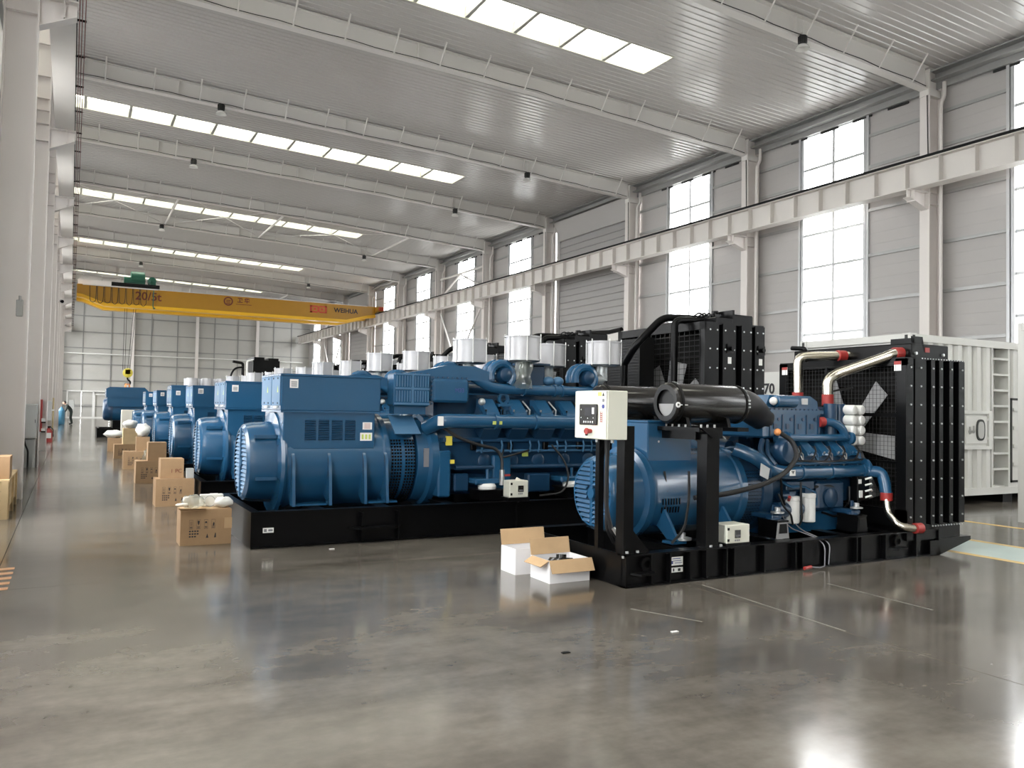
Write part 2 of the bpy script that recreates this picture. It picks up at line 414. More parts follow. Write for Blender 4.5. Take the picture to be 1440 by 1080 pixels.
# big roller shutters in two bays
for n_, k in enumerate(DOORS):
    y = YK(k)
    d = tag(MB().box(XW - .02, y + .15, 0, XW + .1, y + .5, 12.2).box(XW - .02, y + 7.0, 0, XW + .1, y + 7.35, 12.2).build('door_%d' % (n_ + 1), 'door_grey', origin=(XW, y, 0)), kind='structure')
    sl = mesh_only(MB().prism([(0, .01), (-.02, .04), (-.02, .30), (0, .33), (.02, .33), (.02, .01)], 'xz', 0, 6.5), 'door_grey', flat=True)
    for i in range(32): piece(sl, 'shutter_slat', d, (.03, .5, i * .335))
    MB().box(XW + .06, y + .2, 0, XW + .1, y + 7.3, 12.3).build('shutter_back', 'door_grey', d)
    hood = MB().prism([(XW + .1, 10.75), (XW - .05, 10.78), (XW - .35, 11.75), (XW + .1, 11.9)], 'xz', y + .4, y + 7.1).build('shutter_hood', 'wall_grey', d)
    MB().box(XW - .36, y + .3, 5.0, XW - .2, y + 7.3, 5.16).box(XW - .30, y + .3, 5.16, XW - .26, y + 7.3, 5.42).build('lintel_beam', 'rafter', d)
    b = MB()
    b.tube([(XW - .28, y + .9, 5.50), (XW - .28, y + 1.9, 5.44), (XW - .28, y + 3.4, 5.52), (XW - .28, y + 3.6, 5.50)], .11, 8)
    b.tube([(XW - .28, y + 5.0, 5.5), (XW - .28, y + 6.2, 5.46), (XW - .28, y + 6.9, 5.55)], .10, 8)
    b.build('rolled_curtain', 'black_matt', d)
    MB().cyl((XW - .1, y + .6, 11.0), (XW - .1, y + 6.9, 11.0), .012, n=6).build('gap_light_bar', 'white', d)  # white bar standing in for the line of light above the shutter
# eave beam and vents
et = tag(MB().prism([(22.72, 11.86), (22.72, 11.82), (22.98, 11.82), (22.98, 11.62), (23.1, 11.62), (23.1, 12.12), (22.72, 12.14), (22.72, 12.10), (22.94, 12.08), (22.94, 11.86)], 'xz', YN, YF).build('trim_1', 'girt'), kind='structure')
vsm = mesh_only(MB().box(0, 0, 0, .03, .75, .16), 'dark_gap')
for k in KS:
    for i in (0, 1, 2, 3): piece(vsm, 'vent_slot', et, (23.08, YK(k) + 1.0 + i * 1.35, 11.55))
tag(MB().box(XW - .04, YN, 0, XW + .02, YF, .12).build('baseboard_right', 'girt'), kind='structure')

# left wall
wlft = MB().box(XL - .12, YN - .3, -.1, XL - .06, YN - .05, 13.2).build('wall_left', 'paint_white'); tag(wlft, kind='structure')
for k in KS:
    y = YK(k)
    for a, b in ((y, y + W0 - .1), (y + W1 + .1, y + 7.5)):
        for i in range(len(GZ) - 1): wall_bits(wlft, XL, -1, a, b, GZ[i], GZ[i + 1] + (.95 if i == len(GZ) - 2 else 0), 'paint_white')
        for z in GZ[1:-1]: girt_bit(wlft, XL, -1, a + .02, b - .02, z)
    wall_window(XL, -1, y + W0, y + W1, wlft)
    wall_bits(wlft, XL, -1, y + W0, y + W1, 12.25, 13.2, 'paint_white')

# far end wall and near end wall
wb = MB().box(XL - .3, YF + .06, -.1, XL, YF + .12, 13.4).build('wall_far', 'wall_end'); tag(wb, kind='structure')
EX = [-1.4, .92, 3.42, 5.35, 7.06, 9.54, 11.4, 13.16, 15.53, 17.5, 19.25, 21.17, 23.3]; EZ = [0, 1.2, 2.65, 3.79, 5.36, 6.93, 8.51, 10.09, 11.6, 13.25]
for i in range(len(EX) - 1):
    for j in range(len(EZ) - 1):
        key = ('e', round(EX[i + 1] - EX[i], 3), round(EZ[j + 1] - EZ[j], 3))
        if key not in pm:
            w, h = EX[i + 1] - EX[i], EZ[j + 1] - EZ[j]
            n = max(2, round(h / .4)); pr = [(.008, 0)]
            for q in range(n):
                a, b = h * q / n, h * (q + 1) / n; pr += [(0, a + .006), (0, b - .006), (.004, b)]
            pr += [(.05, h), (.05, 0)]
            pm[key] = mesh_only(MB().prism(pr, 'yz', .006, w - .006), 'wall_end', flat=True)
        piece(pm[key], 'wall_panel', wb, (EX[i], YF, EZ[j]))
for z in EZ[1:-1]:
    MB().box(XL, YF - .09, z - .05, 23.2, YF - .005, z + .04).build('girt', 'girt_dark', wb)
for x in EX[1:-1]:
    if x not in (5.35, 11.4, 17.5): MB().box(x - .05, YF - .06, 2.7, x + .05, YF - .003, 13.0).build('wall_post', 'girt_dark', wb)
for n_, x in enumerate((5.35, 11.4, 17.5)):
    tag(MB().box(x - .14, YF - .36, 0, x + .14, YF - .34, 13.1).box(x - .14, YF - .12, 0, x + .14, YF - .10, 13.1).box(x - .01, YF - .34, 0, x + .01, YF - .12, 13.1)
        .build('wind_column', 'column', origin=(x, YF - .23, 0)), 'white wind column standing before the far end wall, %s from the left' % ORD[n_], 'column')
tag(MB().cyl((-.9, YF - .30, 6.36), (22.4, YF - .30, 6.36), .055, n=8).build('wall_pipe', 'white'), 'thin white pipe running level across the far end wall', 'pipe')
ed = tag(MB().box(-.36, YF - .16, 0, -.22, YF - .04, 2.7).box(1.9, YF - .16, 0, 2.04, YF - .04, 2.7).box(4.3, YF - .16, 0, 4.44, YF - .04, 2.7).box(-.36, YF - .16, 2.62, 4.44, YF - .04, 2.74).build('door_3', 'white', origin=(2, YF - .1, 0)), kind='structure')
MB().box(-.22, YF - .14, 0, 4.3, YF - .06, .16).build('bottom_rail', 'white', ed)
MB().box(2.04, YF - .15, 2.32, 4.3, YF - .05, 2.42).box(2.04, YF - .15, .1, 2.14, YF - .05, 2.42).build('inner_frame', 'white', ed)
MB().box(-.2, YF - .12, 1.3, 1.9, YF - .05, 1.36).build('middle_rail', 'girt', ed)
wnr = tag(MB().box(XL - .3, YN - .1, 0, XW + .3, YN, 13.4).build('wall_near', 'wall_end'), kind='structure')

# ceiling: liner sheets under a roof deck, with skylight wells
sheet_x0, sheet_x1, SKX = XL - .1, 23.0, 15.9
def liner(x0, x1):
    v = []; F = []; p = []
    for i in range(3):
        a = i * .25
        p += [(a + .004, 0), (a + .17, 0), (a + .185, -.022), (a + .23, -.022), (a + .246, 0)]
    top = [(.746, .03), (.004, .03)]
    poly = p + top; n = len(poly)
    v = [(x0, a, zroof(x0) + b) for a, b in poly] + [(x1, a, zroof(x1) + b) for a, b in poly]
    m = MB().add(v, [tuple(range(n))[::-1], tuple(range(n, 2 * n))] + [(i, (i + 1) % n, n + (i + 1) % n, n + i) for i in range(n)])
    return mesh_only(m, 'liner', angle=.2)
full, short = liner(sheet_x0, sheet_x1), liner(SKX, sheet_x1)
SKYK = [k for k in KS if k % 2 == 0]
ce = MB()
yprev = YN - .2
def deck(y0, y1, x0=sheet_x0 - .2, x1=23.5):
    ce.add([(x, y, zroof(x) + h) for h in (.36, .42) for y in (y0, y1) for x in (x0, x1)], [(0, 2, 3, 1), (4, 5, 7, 6), (0, 1, 5, 4), (2, 6, 7, 3), (0, 4, 6, 2), (1, 3, 7, 5)])
for k in SKYK:
    deck(yprev, YK(k) + 3.75); deck(YK(k) + 3.75, YK(k) + 5.25, SKX); yprev = YK(k) + 5.25
deck(yprev, YF + .3)
ceil_ = tag(ce.build('ceiling', 'wall_end', flat=True), kind='structure')
for k in range(-4, 10):
    for i in range(10):
        piece(short if (k in SKYK and i in (5, 6)) else full, 'ceiling_sheet', ceil_, (0, YK(k) + i * .75, 0))
for i in range(1): piece(full, 'ceiling_sheet', ceil_, (0, YN - .6 + .0, 0))
pit = 1.57
for n_, k in enumerate(SKYK):
    y0, y1 = YK(k) + 3.75, YK(k) + 5.25
    wcount += 1
    def well(ya, yb, xa, xb):
        return [(x, y, zroof(x) + h) for h in (-.03, .37) for y in (ya, yb) for x in (xa, xb)], [(0, 2, 3, 1), (4, 5, 7, 6), (0, 1, 5, 4), (2, 6, 7, 3), (0, 4, 6, 2), (1, 3, 7, 5)]
    m = MB(); m.add(*well(y0 - .01, y0 + .03, sheet_x0, SKX)); m.add(*well(y1 - .03, y1 + .01, sheet_x0, SKX)); m.add(*well(y0 + .03, y1 - .03, SKX - .04, SKX))
    r = tag(m.build('window_%d' % wcount, 'well_cream', origin=(SKX, y0, zroof(SKX)), flat=True), kind='structure')
    for i in range(11):
        xb = SKX - .04 - i * pit; xa = max(xb - pit, sheet_x0)
        vv = [(x, y, zroof(x) + h) for h in (.30, .31) for y in (y0 + .03, y1 - .03) for x in (xa + .05, xb - .05)]
        MB().add(vv, [(0, 2, 3, 1), (4, 5, 7, 6), (0, 1, 5, 4), (2, 6, 7, 3), (0, 4, 6, 2), (1, 3, 7, 5)]).build('pane', 'roof_sheet', r, flat=True)
        if xa > sheet_x0:
            z = zroof(xa); MB().box(xa - .05, y0, z + .0, xa - .04, y1, z + .30).box(xa - .05, y0, z - .005, xa + .05, y1, z + .012).box(xa - .05, y0, z + .28, xa + .05, y1, z + .30).build('purlin', 'panel_side', r)
    p = bpy.data.lights.new('skylight_portal', 'AREA'); p.shape = 'RECTANGLE'; p.size = SKX - sheet_x0; p.size_y = 1.5; p.cycles.is_portal = True
    po = bpy.data.objects.new('skylight_portal', p); COL.objects.link(po); xm = (SKX + sheet_x0) / 2; po.location = (xm, (y0 + y1) / 2, zroof(xm) + .39); po.rotation_euler = (0, math.atan(.04), 0)

# steel frames: right columns, left columns, rafters
def colmesh(x0, x1, side):
    m = MB().box(x0, -.15, 0, x0 + .02, .15, 12.0).box(x1 - .02, -.15, 0, x1, .15, 12.0).box(x0 + .02, -.008, 0, x1 - .02, .008, 12.0)
    return m
def rbot(x): return 11.5 + (22.45 - x) * .055 if x > 13 else 12.02 + (13 - x) * .0345
LAMPK = {0: (17.05,), 2: (4.42, 17.0), 3: (4.43, 17.0), 5: (4.5, 17.1), 7: (4.4, 17.2), 9: (15.0,)}
seen = 0
rproto = None
for k in range(-3, 10):
    y = YK(k)
    # right column
    c = empty('steel_column', (22.75, y, 0)); cz = (22.45, 23.05)
    MB().box(22.45, y - .16, 0, 22.475, y + .16, 11.5).build('inner_flange', 'column', c)
    MB().box(23.025, y - .16, 0, 23.05, y + .16, 12.1).build('outer_flange', 'column', c)
    MB().box(22.475, y - .012, 0, 23.025, y + .012, 12.1).build('web', 'column', c)
    b = MB()
    for z in (8.0, 8.36, 11.5): b.box(22.47, y - .15, z, 23.03, y + .15, z + .02)
    b.build('stiffener', 'column', c)
    MB().prism([(22.45, 7.85), (22.45, 8.33), (21.62, 8.33), (21.62, 8.12)], 'xz', y - .012, y + .012).box(21.6, y - .15, 8.33, 22.46, y + .15, 8.355).add(
        [(21.62, y - .12, 8.10), (22.45, y - .12, 7.83), (22.45, y + .12, 7.83), (21.62, y + .12, 8.10), (21.62, y - .12, 8.12), (22.45, y - .12, 7.85), (22.45, y + .12, 7.85), (21.62, y + .12, 8.12)],
        [(0, 3, 2, 1), (4, 5, 6, 7), (0, 1, 5, 4), (1, 2, 6, 5), (2, 3, 7, 6), (3, 0, 4, 7)]).box(21.8, y - .13, 8.0, 21.82, y + .13, 8.33).build('corbel', 'column', c)
    MB().tube([(22.42, y - .1, 11.3), (22.42, y - .13, 9.6), (22.43, y - .14, 8.7)], .015, 6).build('cable', 'rubber', c)
    tag(c, 'white H-section column with crane corbel on the right wall, %s' % (ORD[k] + ' from the right' if k >= 0 else 'behind the viewer, number %s' % ORD[-k - 1]), 'column')
    dp = MB().tube([(22.95, y - .30, 11.75), (22.95, y - .30, 11.3), (22.78, y - .30, 11.05), (22.78, y - .30, .2)], .06, 10, .12).build('drain_pipe', 'column', origin=(22.78, y - .30, 0))
    tag(dp, 'white rain pipe beside a right wall column, %s' % (ORD[k] + ' from the right' if k >= 0 else 'behind the viewer, number %s' % ORD[-k - 1]), 'pipe')
    # left column
    c = empty('steel_column', (-.9, y, 0))
    MB().box(-.675, y - .16, 0, -.65, y + .16, 12.4).build('inner_flange', 'column', c)
    MB().box(-1.15, y - .16, 0, -1.125, y + .16, 12.4).build('outer_flange', 'column', c)
    MB().box(-1.125, y - .05, 0, -.675, y + .05, 12.4).build('web', 'column', c)
    b = MB()
    for z in (8.0, 8.42, 8.75, 9.05, 9.6, 10.4): b.box(-1.13, y - .15, z, -.67, y + .15, z + .025)
    b.build('stiffener', 'column', c)
    MB().prism([(-.65, 7.85), (-.65, 8.33), (-.10, 8.33), (-.10, 8.12)], 'xz', y - .012, y + .012).box(-.66, y - .15, 8.33, -.08, y + .15, 8.355).box(-.3, y - .13, 8.05, -.28, y + .13, 8.33).add(
        [(-.1, y - .12, 8.10), (-.65, y - .12, 7.83), (-.65, y + .12, 7.83), (-.1, y + .12, 8.10), (-.1, y - .12, 8.12), (-.65, y - .12, 7.85), (-.65, y + .12, 7.85), (-.1, y + .12, 8.12)],
        [(0, 3, 2, 1), (4, 5, 6, 7), (0, 1, 5, 4), (1, 2, 6, 5), (2, 3, 7, 6), (3, 0, 4, 7)]).build('corbel', 'column', c)
    tag(c, 'white H-section column with crane corbel on the left side, %s' % (ORD[k] + ' from the viewer' if k >= 0 else 'behind the viewer, number %s' % ORD[-k - 1]), 'column')
    # rafter
    if rproto is None:
        r = empty('roof_rafter', (22.75, y, 11.5))
        X = [22.46, 21, 19, 17, 15, 13, 10, 7, 4, 1, -1.2]
        def strip(d0, d1, h0, h1, top=False):
            v = []; F = []
            for x in X:
                zb = rbot(x); zt = zroof(x) - .03
                za, zc = (zb, zt) if h1 is None else ((zb + h0, zb + h1) if not top else (zt - h1, zt - h0))
                v += [(x, y + d0, za), (x, y + d1, za), (x, y + d1, zc), (x, y + d0, zc)]
            for i in range(len(X) - 1):
                for q in range(4): F.append((i * 4 + q, i * 4 + (q + 1) % 4, i * 4 + 4 + (q + 1) % 4, i * 4 + 4 + q))
            F += [(0, 1, 2, 3), tuple(len(v) - 4 + q for q in (3, 2, 1, 0))]
            return MB().add(v, F)
        strip(-.006, .006, 0, None).build('web', 'rafter', r)
        strip(-.14, .14, -.02, 0).build('bottom_flange', 'rafter', r)
        strip(-.14, .14, 0, .02, True).build('top_flange', 'rafter', r)
        MB().box(22.42, y - .15, 11.3, 23.0, y + .15, 11.52).box(22.46, y - .15, 11.5, 22.5, y + .15, 12.1).build('knee_plate', 'rafter', r)
        for i in range(15):
            x = 21.7 - i * 1.5
            if x < -.6: break
            zt = zroof(x) - .02
            MB().tube([(x, y - .12, rbot(x)), (x, y - .62, zt)], .026, 6).build('brace', 'rafter', r)
            MB().tube([(x, y + .12, rbot(x)), (x, y + .62, zt)], .026, 6).build('brace', 'rafter', r)
        for x in (16.9, 9.0, 3.0): MB().box(x - .01, y - .13, rbot(x), x + .01, y + .13, zroof(x) - .04).build('stiffener', 'rafter', r)
        MB().tube([(x, y - .145, rbot(x) + .05 + .02 * math.sin(x * 3)) for x in [22.3 - i * .7 for i in range(33)]], .013, 5).build('cable', 'rubber', r)
        rproto = r
    else: r = dup(rproto, loc=(22.75, y, 11.5))
    tag(r, 'white sloping roof rafter with fly braces, %s' % (ORD[k] + ' from the viewer' if k >= 0 else 'behind the viewer, number %s' % ORD[-k - 1]), 'rafter')
    # high-bay lamps
for k, xs_ in LAMPK.items():
    for x in xs_:
        y = YK(k) - .18; z = rbot(x) - .02
        l_ = empty('high_bay_lamp', (x, y, z))
        MB().box(x - .02, y - .02, z + .1, x + .02, y + .18, z + .14).cyl((x, y, z + .02), (x, y, z + .45), .012, n=6).build('bracket', 'rafter', l_)
        MB().lathe((x, y, z + .05), (0, 0, -1), [(0, .05), (.02, .10), (.22, .115), (.27, .10)], 16).build('ballast_housing', 'lamp_black', l_)
        b = MB()
        for q in range(12):
            an = q * math.pi / 6; b.beam((x + .11 * math.cos(an), y + .11 * math.sin(an), z - .17), (x + .11 * math.cos(an), y + .11 * math.sin(an), z + .02), .012, .03)
        stuff(b.build('cooling_rib', 'lamp_black', l_))
        MB().lathe((x, y, z - .21), (0, 0, -1), [(0, .10), (.03, .15), (.10, .19), (.12, .195), (.115, .185), (.03, .12)], 20, cap1=True).build('reflector', 'lamp_lens', l_)
        tag(l_, 'black high-bay lamp hanging from %s' % ('the %s rafter, %s end' % (ORD[k], 'right' if x > 10 else 'left')), 'lamp')

# horizontal roof bracing in the fifth and tenth bays
for n_, (k, x) in enumerate([(4, 4.7), (4, 10.2), (4, 17.7), (8, 17.5)]):
    y0, y1 = YK(k), YK(k + 1); z = rbot(x) + .12
    tag(MB().cyl((x, y0, z), (x, y1, z), .06, n=8).build('strut_pipe', 'rafter', origin=(x, y0, z)), 'white tube strut between two roof rafters, %s' % ['left of the bay', 'middle of the bay', 'right of the bay', 'in the last bay'][n_], 'strut')
for n_, (xa, xb) in enumerate([(4.4, -.8), (5.0, 10.0), (17.7, 10.4)]):
    z = 12.5
    tag(MB().cyl((xa, YK(4), rbot(xa) + .25), (xb, YK(5), rbot(xb) + .25), .014, n=6).cyl((xb, YK(4), rbot(xb) + .22), (xa, YK(5), rbot(xa) + .22), .014, n=6).build('tie_rod', 'rafter'), 'crossed thin white tie rods under the roof, %s cross from the left' % ORD[(0, 1, 2)[n_]], 'bracing')
# wall bracing near the fifth bay
for n_, k in enumerate((4, 8)):
    y = YK(k); b = MB(); x = 22.60
    b.tube([(x, y + .2, 10.6), (x, y + 7.0, 10.6)], .07, 8); b.tube([(x, y + .3, 9.3), (x, y + 3.7, 10.55)], .06, 8); b.tube([(x, y + 6.95, 9.3), (x, y + 3.8, 10.55)], .06, 8)
    b.tube([(x, y + 6.95, 8.2), (x, y + 5.0, 5.6), (x, y + .4, 3.2)], .06, 8); b.tube([(x, y + .4, 8.2), (x, y + 3.0, 5.6), (x, y + 6.95, 3.2)], .06, 8)
    tag(b.build('wall_brace', 'rafter', origin=(x, y, 3)), 'white tube bracing across the right wall bay, %s' % ('nearer' if n_ == 0 else 'at the far end'), 'bracing')

# crane runway beams
def runway(xc, label):
    r = empty('crane_runway_beam', (xc, 35, 8.36)); y0, y1 = YN + .1, YF - .5
    MB().box(xc - .01, y0, 8.38, xc + .01, y1, 9.16).build('web', 'girder', r)
    MB().box(xc - .21, y0, 8.36, xc + .21, y1, 8.385).build('bottom_flange', 'girder', r)
    MB().box(xc - .21, y0, 9.14, xc + .21, y1, 9.165).build('top_flange', 'girder', r)
    MB().box(xc - .07, y0, 9.165, xc + .07, y1, 9.18).box(xc - .02, y0, 9.18, xc + .02, y1, 9.25).box(xc - .035, y0, 9.25, xc + .035, y1, 9.29).box(xc - .24, y0, 9.168, xc - .16, y1, 9.24).build('rail', 'black_matt', r)
    st = mesh_only(MB().box(-.19, -.006, 8.39, .19, .006, 9.138), 'girder')
    n = 0; y = y0 + .3
    while y < y1:
        piece(st, 'stiffener', r, (0, y - 35, -8.36)); y += 1.07
    return tag(r, label, 'beam')
runway(21.9, 'long white crane runway beam with black rail along the right wall')
runway(-.33, 'long white crane runway beam above the left columns')
for n_, (x, m) in enumerate([(-.115, 'black_matt'), (-.07, 'copper_red'), (-.025, 'copper_red'), (.03, 'copper_red')]):
    tag(MB().box(x - .009, YN + .5, 8.88, x + .009, YF - 1, 8.93).build('conductor_rail', m, origin=(x, 35, 8.9)), '%s conductor rail hung beside the left runway beam, %s from the left' % ('black' if n_ == 0 else 'dark red', ORD[n_]), 'conductor rail')
hb = tag(MB().box(-.13, 8.3, 8.94, .05, 8.34, 8.97).build('rail_hanger', 'black_matt', origin=(-.04, 8.3, 8.95)), 'small black hanger across the red conductor rails', 'hanger', 'hangers of the conductor rails')
for i in range(1, 44): dup(hb, loc=(-.04, 8.3 + i * 1.875, 8.95))
# ------------------------------------------------------------------ large generator set (one built, five copied)
def bolts_x(mb, pts, axis, r=.012, h=.012):
    for p in pts: mb.cyl(p, Vector(p) + Vector(axis) * h, r, n=6)
    return mb
def hex_row(p0, p1, n): p0 = Vector(p0); p1 = Vector(p1); return [tuple(p0.lerp(p1, i / (n - 1))) for i in range(n)]
def decal(parent, name, m, x0, x1, z0, z1, y, lines=(), ink='ink_grey', t=.003):
    # small printed plate on a face that looks along -y
    d = MB().box(x0, y - t, z0, x1, y, z1).build(name, m, parent, flat=True)
    if lines and parent.parent is None:
        b = MB()
        for (u0, v0, u1, v1) in lines: b.box(x0 + u0 * (x1 - x0), y - t - .001, z0 + v0 * (z1 - z0), x0 + u1 * (x1 - x0), y - t + .0005, z0 + v1 * (z1 - z0))
        b.build('print', ink, d, flat=True)
    return d
TXT = [(.1, .78, .9, .9), (.1, .58, .7, .66), (.1, .44, .8, .5), (.1, .3, .6, .36), (.1, .14, .75, .2)]

def skid(r, x0, x1, yh, yc, h, cross, wide=.12):
    for s, nm in ((-1, 'side_rail'), (1, 'side_rail')):
        a = yc + s * yh
        MB().box(x0, a - s * .05, 0.0, x1, a - s * .04, h).box(x0, a + s * .01, 0, x1, a - s * wide, .018).box(x0, a, h - .018, x1, a - s * wide, h).build(nm, 'black', r)
    for x in (x0, x1 - .02): MB().box(x, yc - yh, .0, x + .02, yc + yh, h).box(x - .0, yc - yh, h - .018, x + .10, yc + yh, h).build('end_beam', 'black', r)
    for x in cross: MB().box(x - .01, yc - yh + .06, .03, x + .01, yc + yh - .06, h - .02).box(x - .08, yc - yh + .06, h - .03, x + .08, yc + yh - .06, h - .012).build('cross_beam', 'black', r)

def big_genset(label):
    YC = 10.45
    r = empty('generator_set', (1.8, YC, 0), label, 'generator', None)
    Y = lambda d: YC + d
    skid(r, 1.8, 9.6, 1.08, YC, .41, (2.6, 3.4, 4.3, 5.2, 6.2, 7.2, 8.2, 8.9))
    MB().box(1.88, Y(-.9), .06, 9.5, Y(.9), .08).build('drip_tray', 'black_matt', r)
    for x in (3.05, 3.5): MB().prism([(x, .03), (x + .02, .03), (x + .02, .36), (x, .36)], 'xz', Y(-1.16), Y(-1.04)).build('rib_plate', 'black', r)
    MB().prism([(2.9, Y(-1.1)), (3.55, Y(-1.1)), (3.45, Y(-1.22)), (3.0, Y(-1.22))], 'xy', .17, .195).build('lifting_lug', 'black', r)
    MB().box(5.16, Y(-1.095), .02, 5.19, Y(-1.03), .4).build('rib_plate', 'black', r)
    decal(r, 'rating_label', 'sticker', 1.94, 2.06, .17, .225, Y(-1.04) - .0015, [(.1, .2, .35, .8), (.5, .3, .9, .7)])

    # alternator
    ax = .90; d0 = Vector((1.0, 0, 0)); c = lambda x: (x, YC, ax)
    MB().lathe(c(2.28), d0, [(0, .50), (0, .60), (.05, .615), (.10, .60), (1.22, .60), (1.24, .615), (1.30, .615), (1.30, .54)], 48).build('alternator_housing', 'blue', r)
    cw = MB().lathe(c(1.86), d0, [(0, .40), (0, .425), (.03, .465), (.10, .485), (.34, .50), (.36, .63), (.40, .645), (.43, .63), (.43, .45)], 48, cap0=False, cap1=False).build('end_cowl', 'blue', r)
    b = MB().lathe(c(1.885), d0, [(0, .42), (.004, .42)], 40)
    b.build('cowl_back', 'blue_dark', cw)
    g = MB()
    for i in range(17):
        z = -.40 + i * .05; w = math.sqrt(max(.0, .425 ** 2 - z ** 2))
        if w < .06: continue
        for s in (-1, 1):
            y0, y1 = (YC + s * .03, YC + s * (w - .03)) if abs(z) > .09 else (YC + s * .10, YC + s * (w - .03))
            if abs(y1 - y0) < .04: continue
            g.add([(1.860, y0, ax + z - .014), (1.860, y1, ax + z - .014), (1.878, y1, ax + z + .02), (1.878, y0, ax + z + .02),
                   (1.868, y0, ax + z - .018), (1.868, y1, ax + z - .018), (1.884, y1, ax + z + .016), (1.884, y0, ax + z + .016)], [(0, 1, 2, 3), (4, 7, 6, 5), (0, 4, 5, 1), (1, 5, 6, 2), (2, 6, 7, 3), (3, 7, 4, 0)])
    g.lathe(c(1.858), d0, [(0, .07), (.02, .07)], 12)
    g.beam((1.86, YC, ax - .42), (1.86, YC, ax + .42), .05, .02)
    stuff(g.build('cooling_grille', 'blue_grille', cw))
    rb = MB()
    for an in (40, 140, 200, 340):
        a = R_(an); u, w = math.cos(a), math.sin(a)
        rb.beam((1.95, YC + u * .50, ax + w * .50), (2.2, YC + u * .505, ax + w * .505), .09, .04)
    rb.build('cowl_lug', 'blue', cw)
    for x in (2.34, 2.78, 3.22, 3.50): MB().prism([(Y(-.72), .41), (Y(-.60), .41), (Y(-.42), .55), (Y(-.35), .47), (Y(-.2), .41), (Y(.2), .41), (Y(.35), .47), (Y(.42), .55), (Y(.60), .41), (Y(.72), .41), (Y(.66), .95), (Y(.60), 1.03), (Y(.3), .6), (Y(-.3), .6), (Y(-.60), 1.03), (Y(-.66), .95)], 'yz', x, x + .035).build('foot', 'blue', r)
    for x in (2.3, 3.2):
        for s in (-1, 1): MB().box(x + .08, Y(s * .45), .41, x + .46, Y(s * .68), .43).build('foot_plate', 'blue', r)
    # terminal box in two tiers
    tb = MB().box(2.20, Y(-.60), 1.54, 3.44, Y(.50), 1.965, .012).box(2.19, Y(-.61), 1.955, 3.45, Y(.51), 1.985, .006).box(2.20, Y(-.605), 1.52, 3.44, Y(.505), 1.545).build('terminal_box', 'blue', r)
    MB().box(2.24, Y(-.575), 1.08, 3.38, Y(.46), 1.53, .01).build('terminal_box_base', 'blue', r)
    for y0, y1 in ((-.58, -.14), (-.11, .46)):
        dr = MB().box(2.188, Y(y0), 1.60, 2.201, Y(y1), 1.955, .004).build('door_panel', 'blue_grille', tb)
    hs = MB(); bs = MB()
    for y in (-.36, .16):
        hs.box(2.175, Y(y - .07), 1.565, 2.205, Y(y + .07), 1.595, .005)
        for q in (-.12, .12): bs.cyl((2.18, Y(y + q), 1.63), (2.19, Y(y + q), 1.63), .01, n=6).cyl((2.18, Y(y + q), 1.93), (2.19, Y(y + q), 1.93), .01, n=6)
    hs.build('door_handle', 'sticker', tb); stuff(bs.build('bolt_row', 'black', tb))
    yw = MB()
    for y in (-.47, .10): yw.add([(2.186, Y(y - .03), 1.76), (2.186, Y(y + .03), 1.76), (2.186, Y(y), 1.84), (2.1875, Y(y - .03), 1.76), (2.1875, Y(y + .03), 1.76), (2.1875, Y(y), 1.84)], [(0, 2, 1), (3, 4, 5), (0, 1, 4, 3), (1, 2, 5, 4), (2, 0, 3, 5)])
    yw.build('warning_sticker', 'lime', tb)
    pl = MB().box(2.30, Y(-.604), 1.815, 2.40, Y(-.60), 1.92).build('name_plate', 'sticker', tb)
    b = MB()
    for i in range(5): b.box(2.315, Y(-.607), 1.83 + i * .014, 2.385, Y(-.603), 1.838 + i * .014)
    b.build('print', 'ink_grey', tb)
    lv = MB()
    for cx in range(4):
        for q in range(9):
            x = 2.50 + cx * .165; z = 1.19 + q * .028
            lv.add([(x, Y(-.576), z), (x + .13, Y(-.576), z), (x + .13, Y(-.592), z + .008), (x, Y(-.592), z + .008), (x, Y(-.576), z + .022), (x + .13, Y(-.576), z + .022)], [(0, 1, 2, 3), (3, 2, 5, 4), (0, 3, 4), (1, 5, 2)])
    lb = root_of(tb)
    lo = [o for o in r.children if o.name.startswith('terminal_box_base')][0]
    stuff(lv.build('louvre_slats', 'blue_dark', lo))
    MB().box(3.22, Y(-.579), 1.32, 3.34, Y(-.5745), 1.41).build('rating_plate', 'sticker', lo)
    MB().box(3.19, Y(-.579), 1.18, 3.345, Y(-.5745), 1.28).build('rating_plate', 'sticker', lo)
    b = MB()
    for i in range(4): b.box(3.24, Y(-.581), 1.335 + i * .018, 3.32, Y(-.578), 1.341 + i * .018)
    b.build('print', 'red', lo)
    b = MB()
    for i in range(3): b.box(3.21 + i * .045, Y(-.581), 1.2, 3.235 + i * .045, Y(-.578), 1.26)
    b.build('print', 'lime', lo)
    # perforated coupling guard with a chute above
    pg = MB().lathe(c(3.58), d0, [(0, .50), (.02, .555), (.36, .555), (.38, .52)], 40).build('coupling_guard', 'blue', r)
    g = MB()
    for i in range(9):
        for q in range(44):
            an = R_(150 + q * 4.4)
            if i == 4: continue
            u, w = math.cos(an), math.sin(an); x = 3.62 + i * .037
            g.beam((x, YC + u * .556, ax + w * .556), (x + .024, YC + u * .556, ax + w * .556), .012, .026)
    stuff(g.build('perforation', 'black', pg))
    MB().add([(3.60, Y(-.44), 1.50), (3.93, Y(-.44), 1.50), (3.97, Y(-.66), 1.27), (3.62, Y(-.66), 1.27), (3.60, Y(-.43), 1.49), (3.93, Y(-.43), 1.49), (3.97, Y(-.645), 1.26), (3.62, Y(-.645), 1.26)], [(0, 1, 2, 3), (4, 7, 6, 5), (0, 4, 5, 1), (1, 5, 6, 2), (2, 6, 7, 3), (3, 7, 4, 0)]).build('air_deflector', 'blue_grille', r)
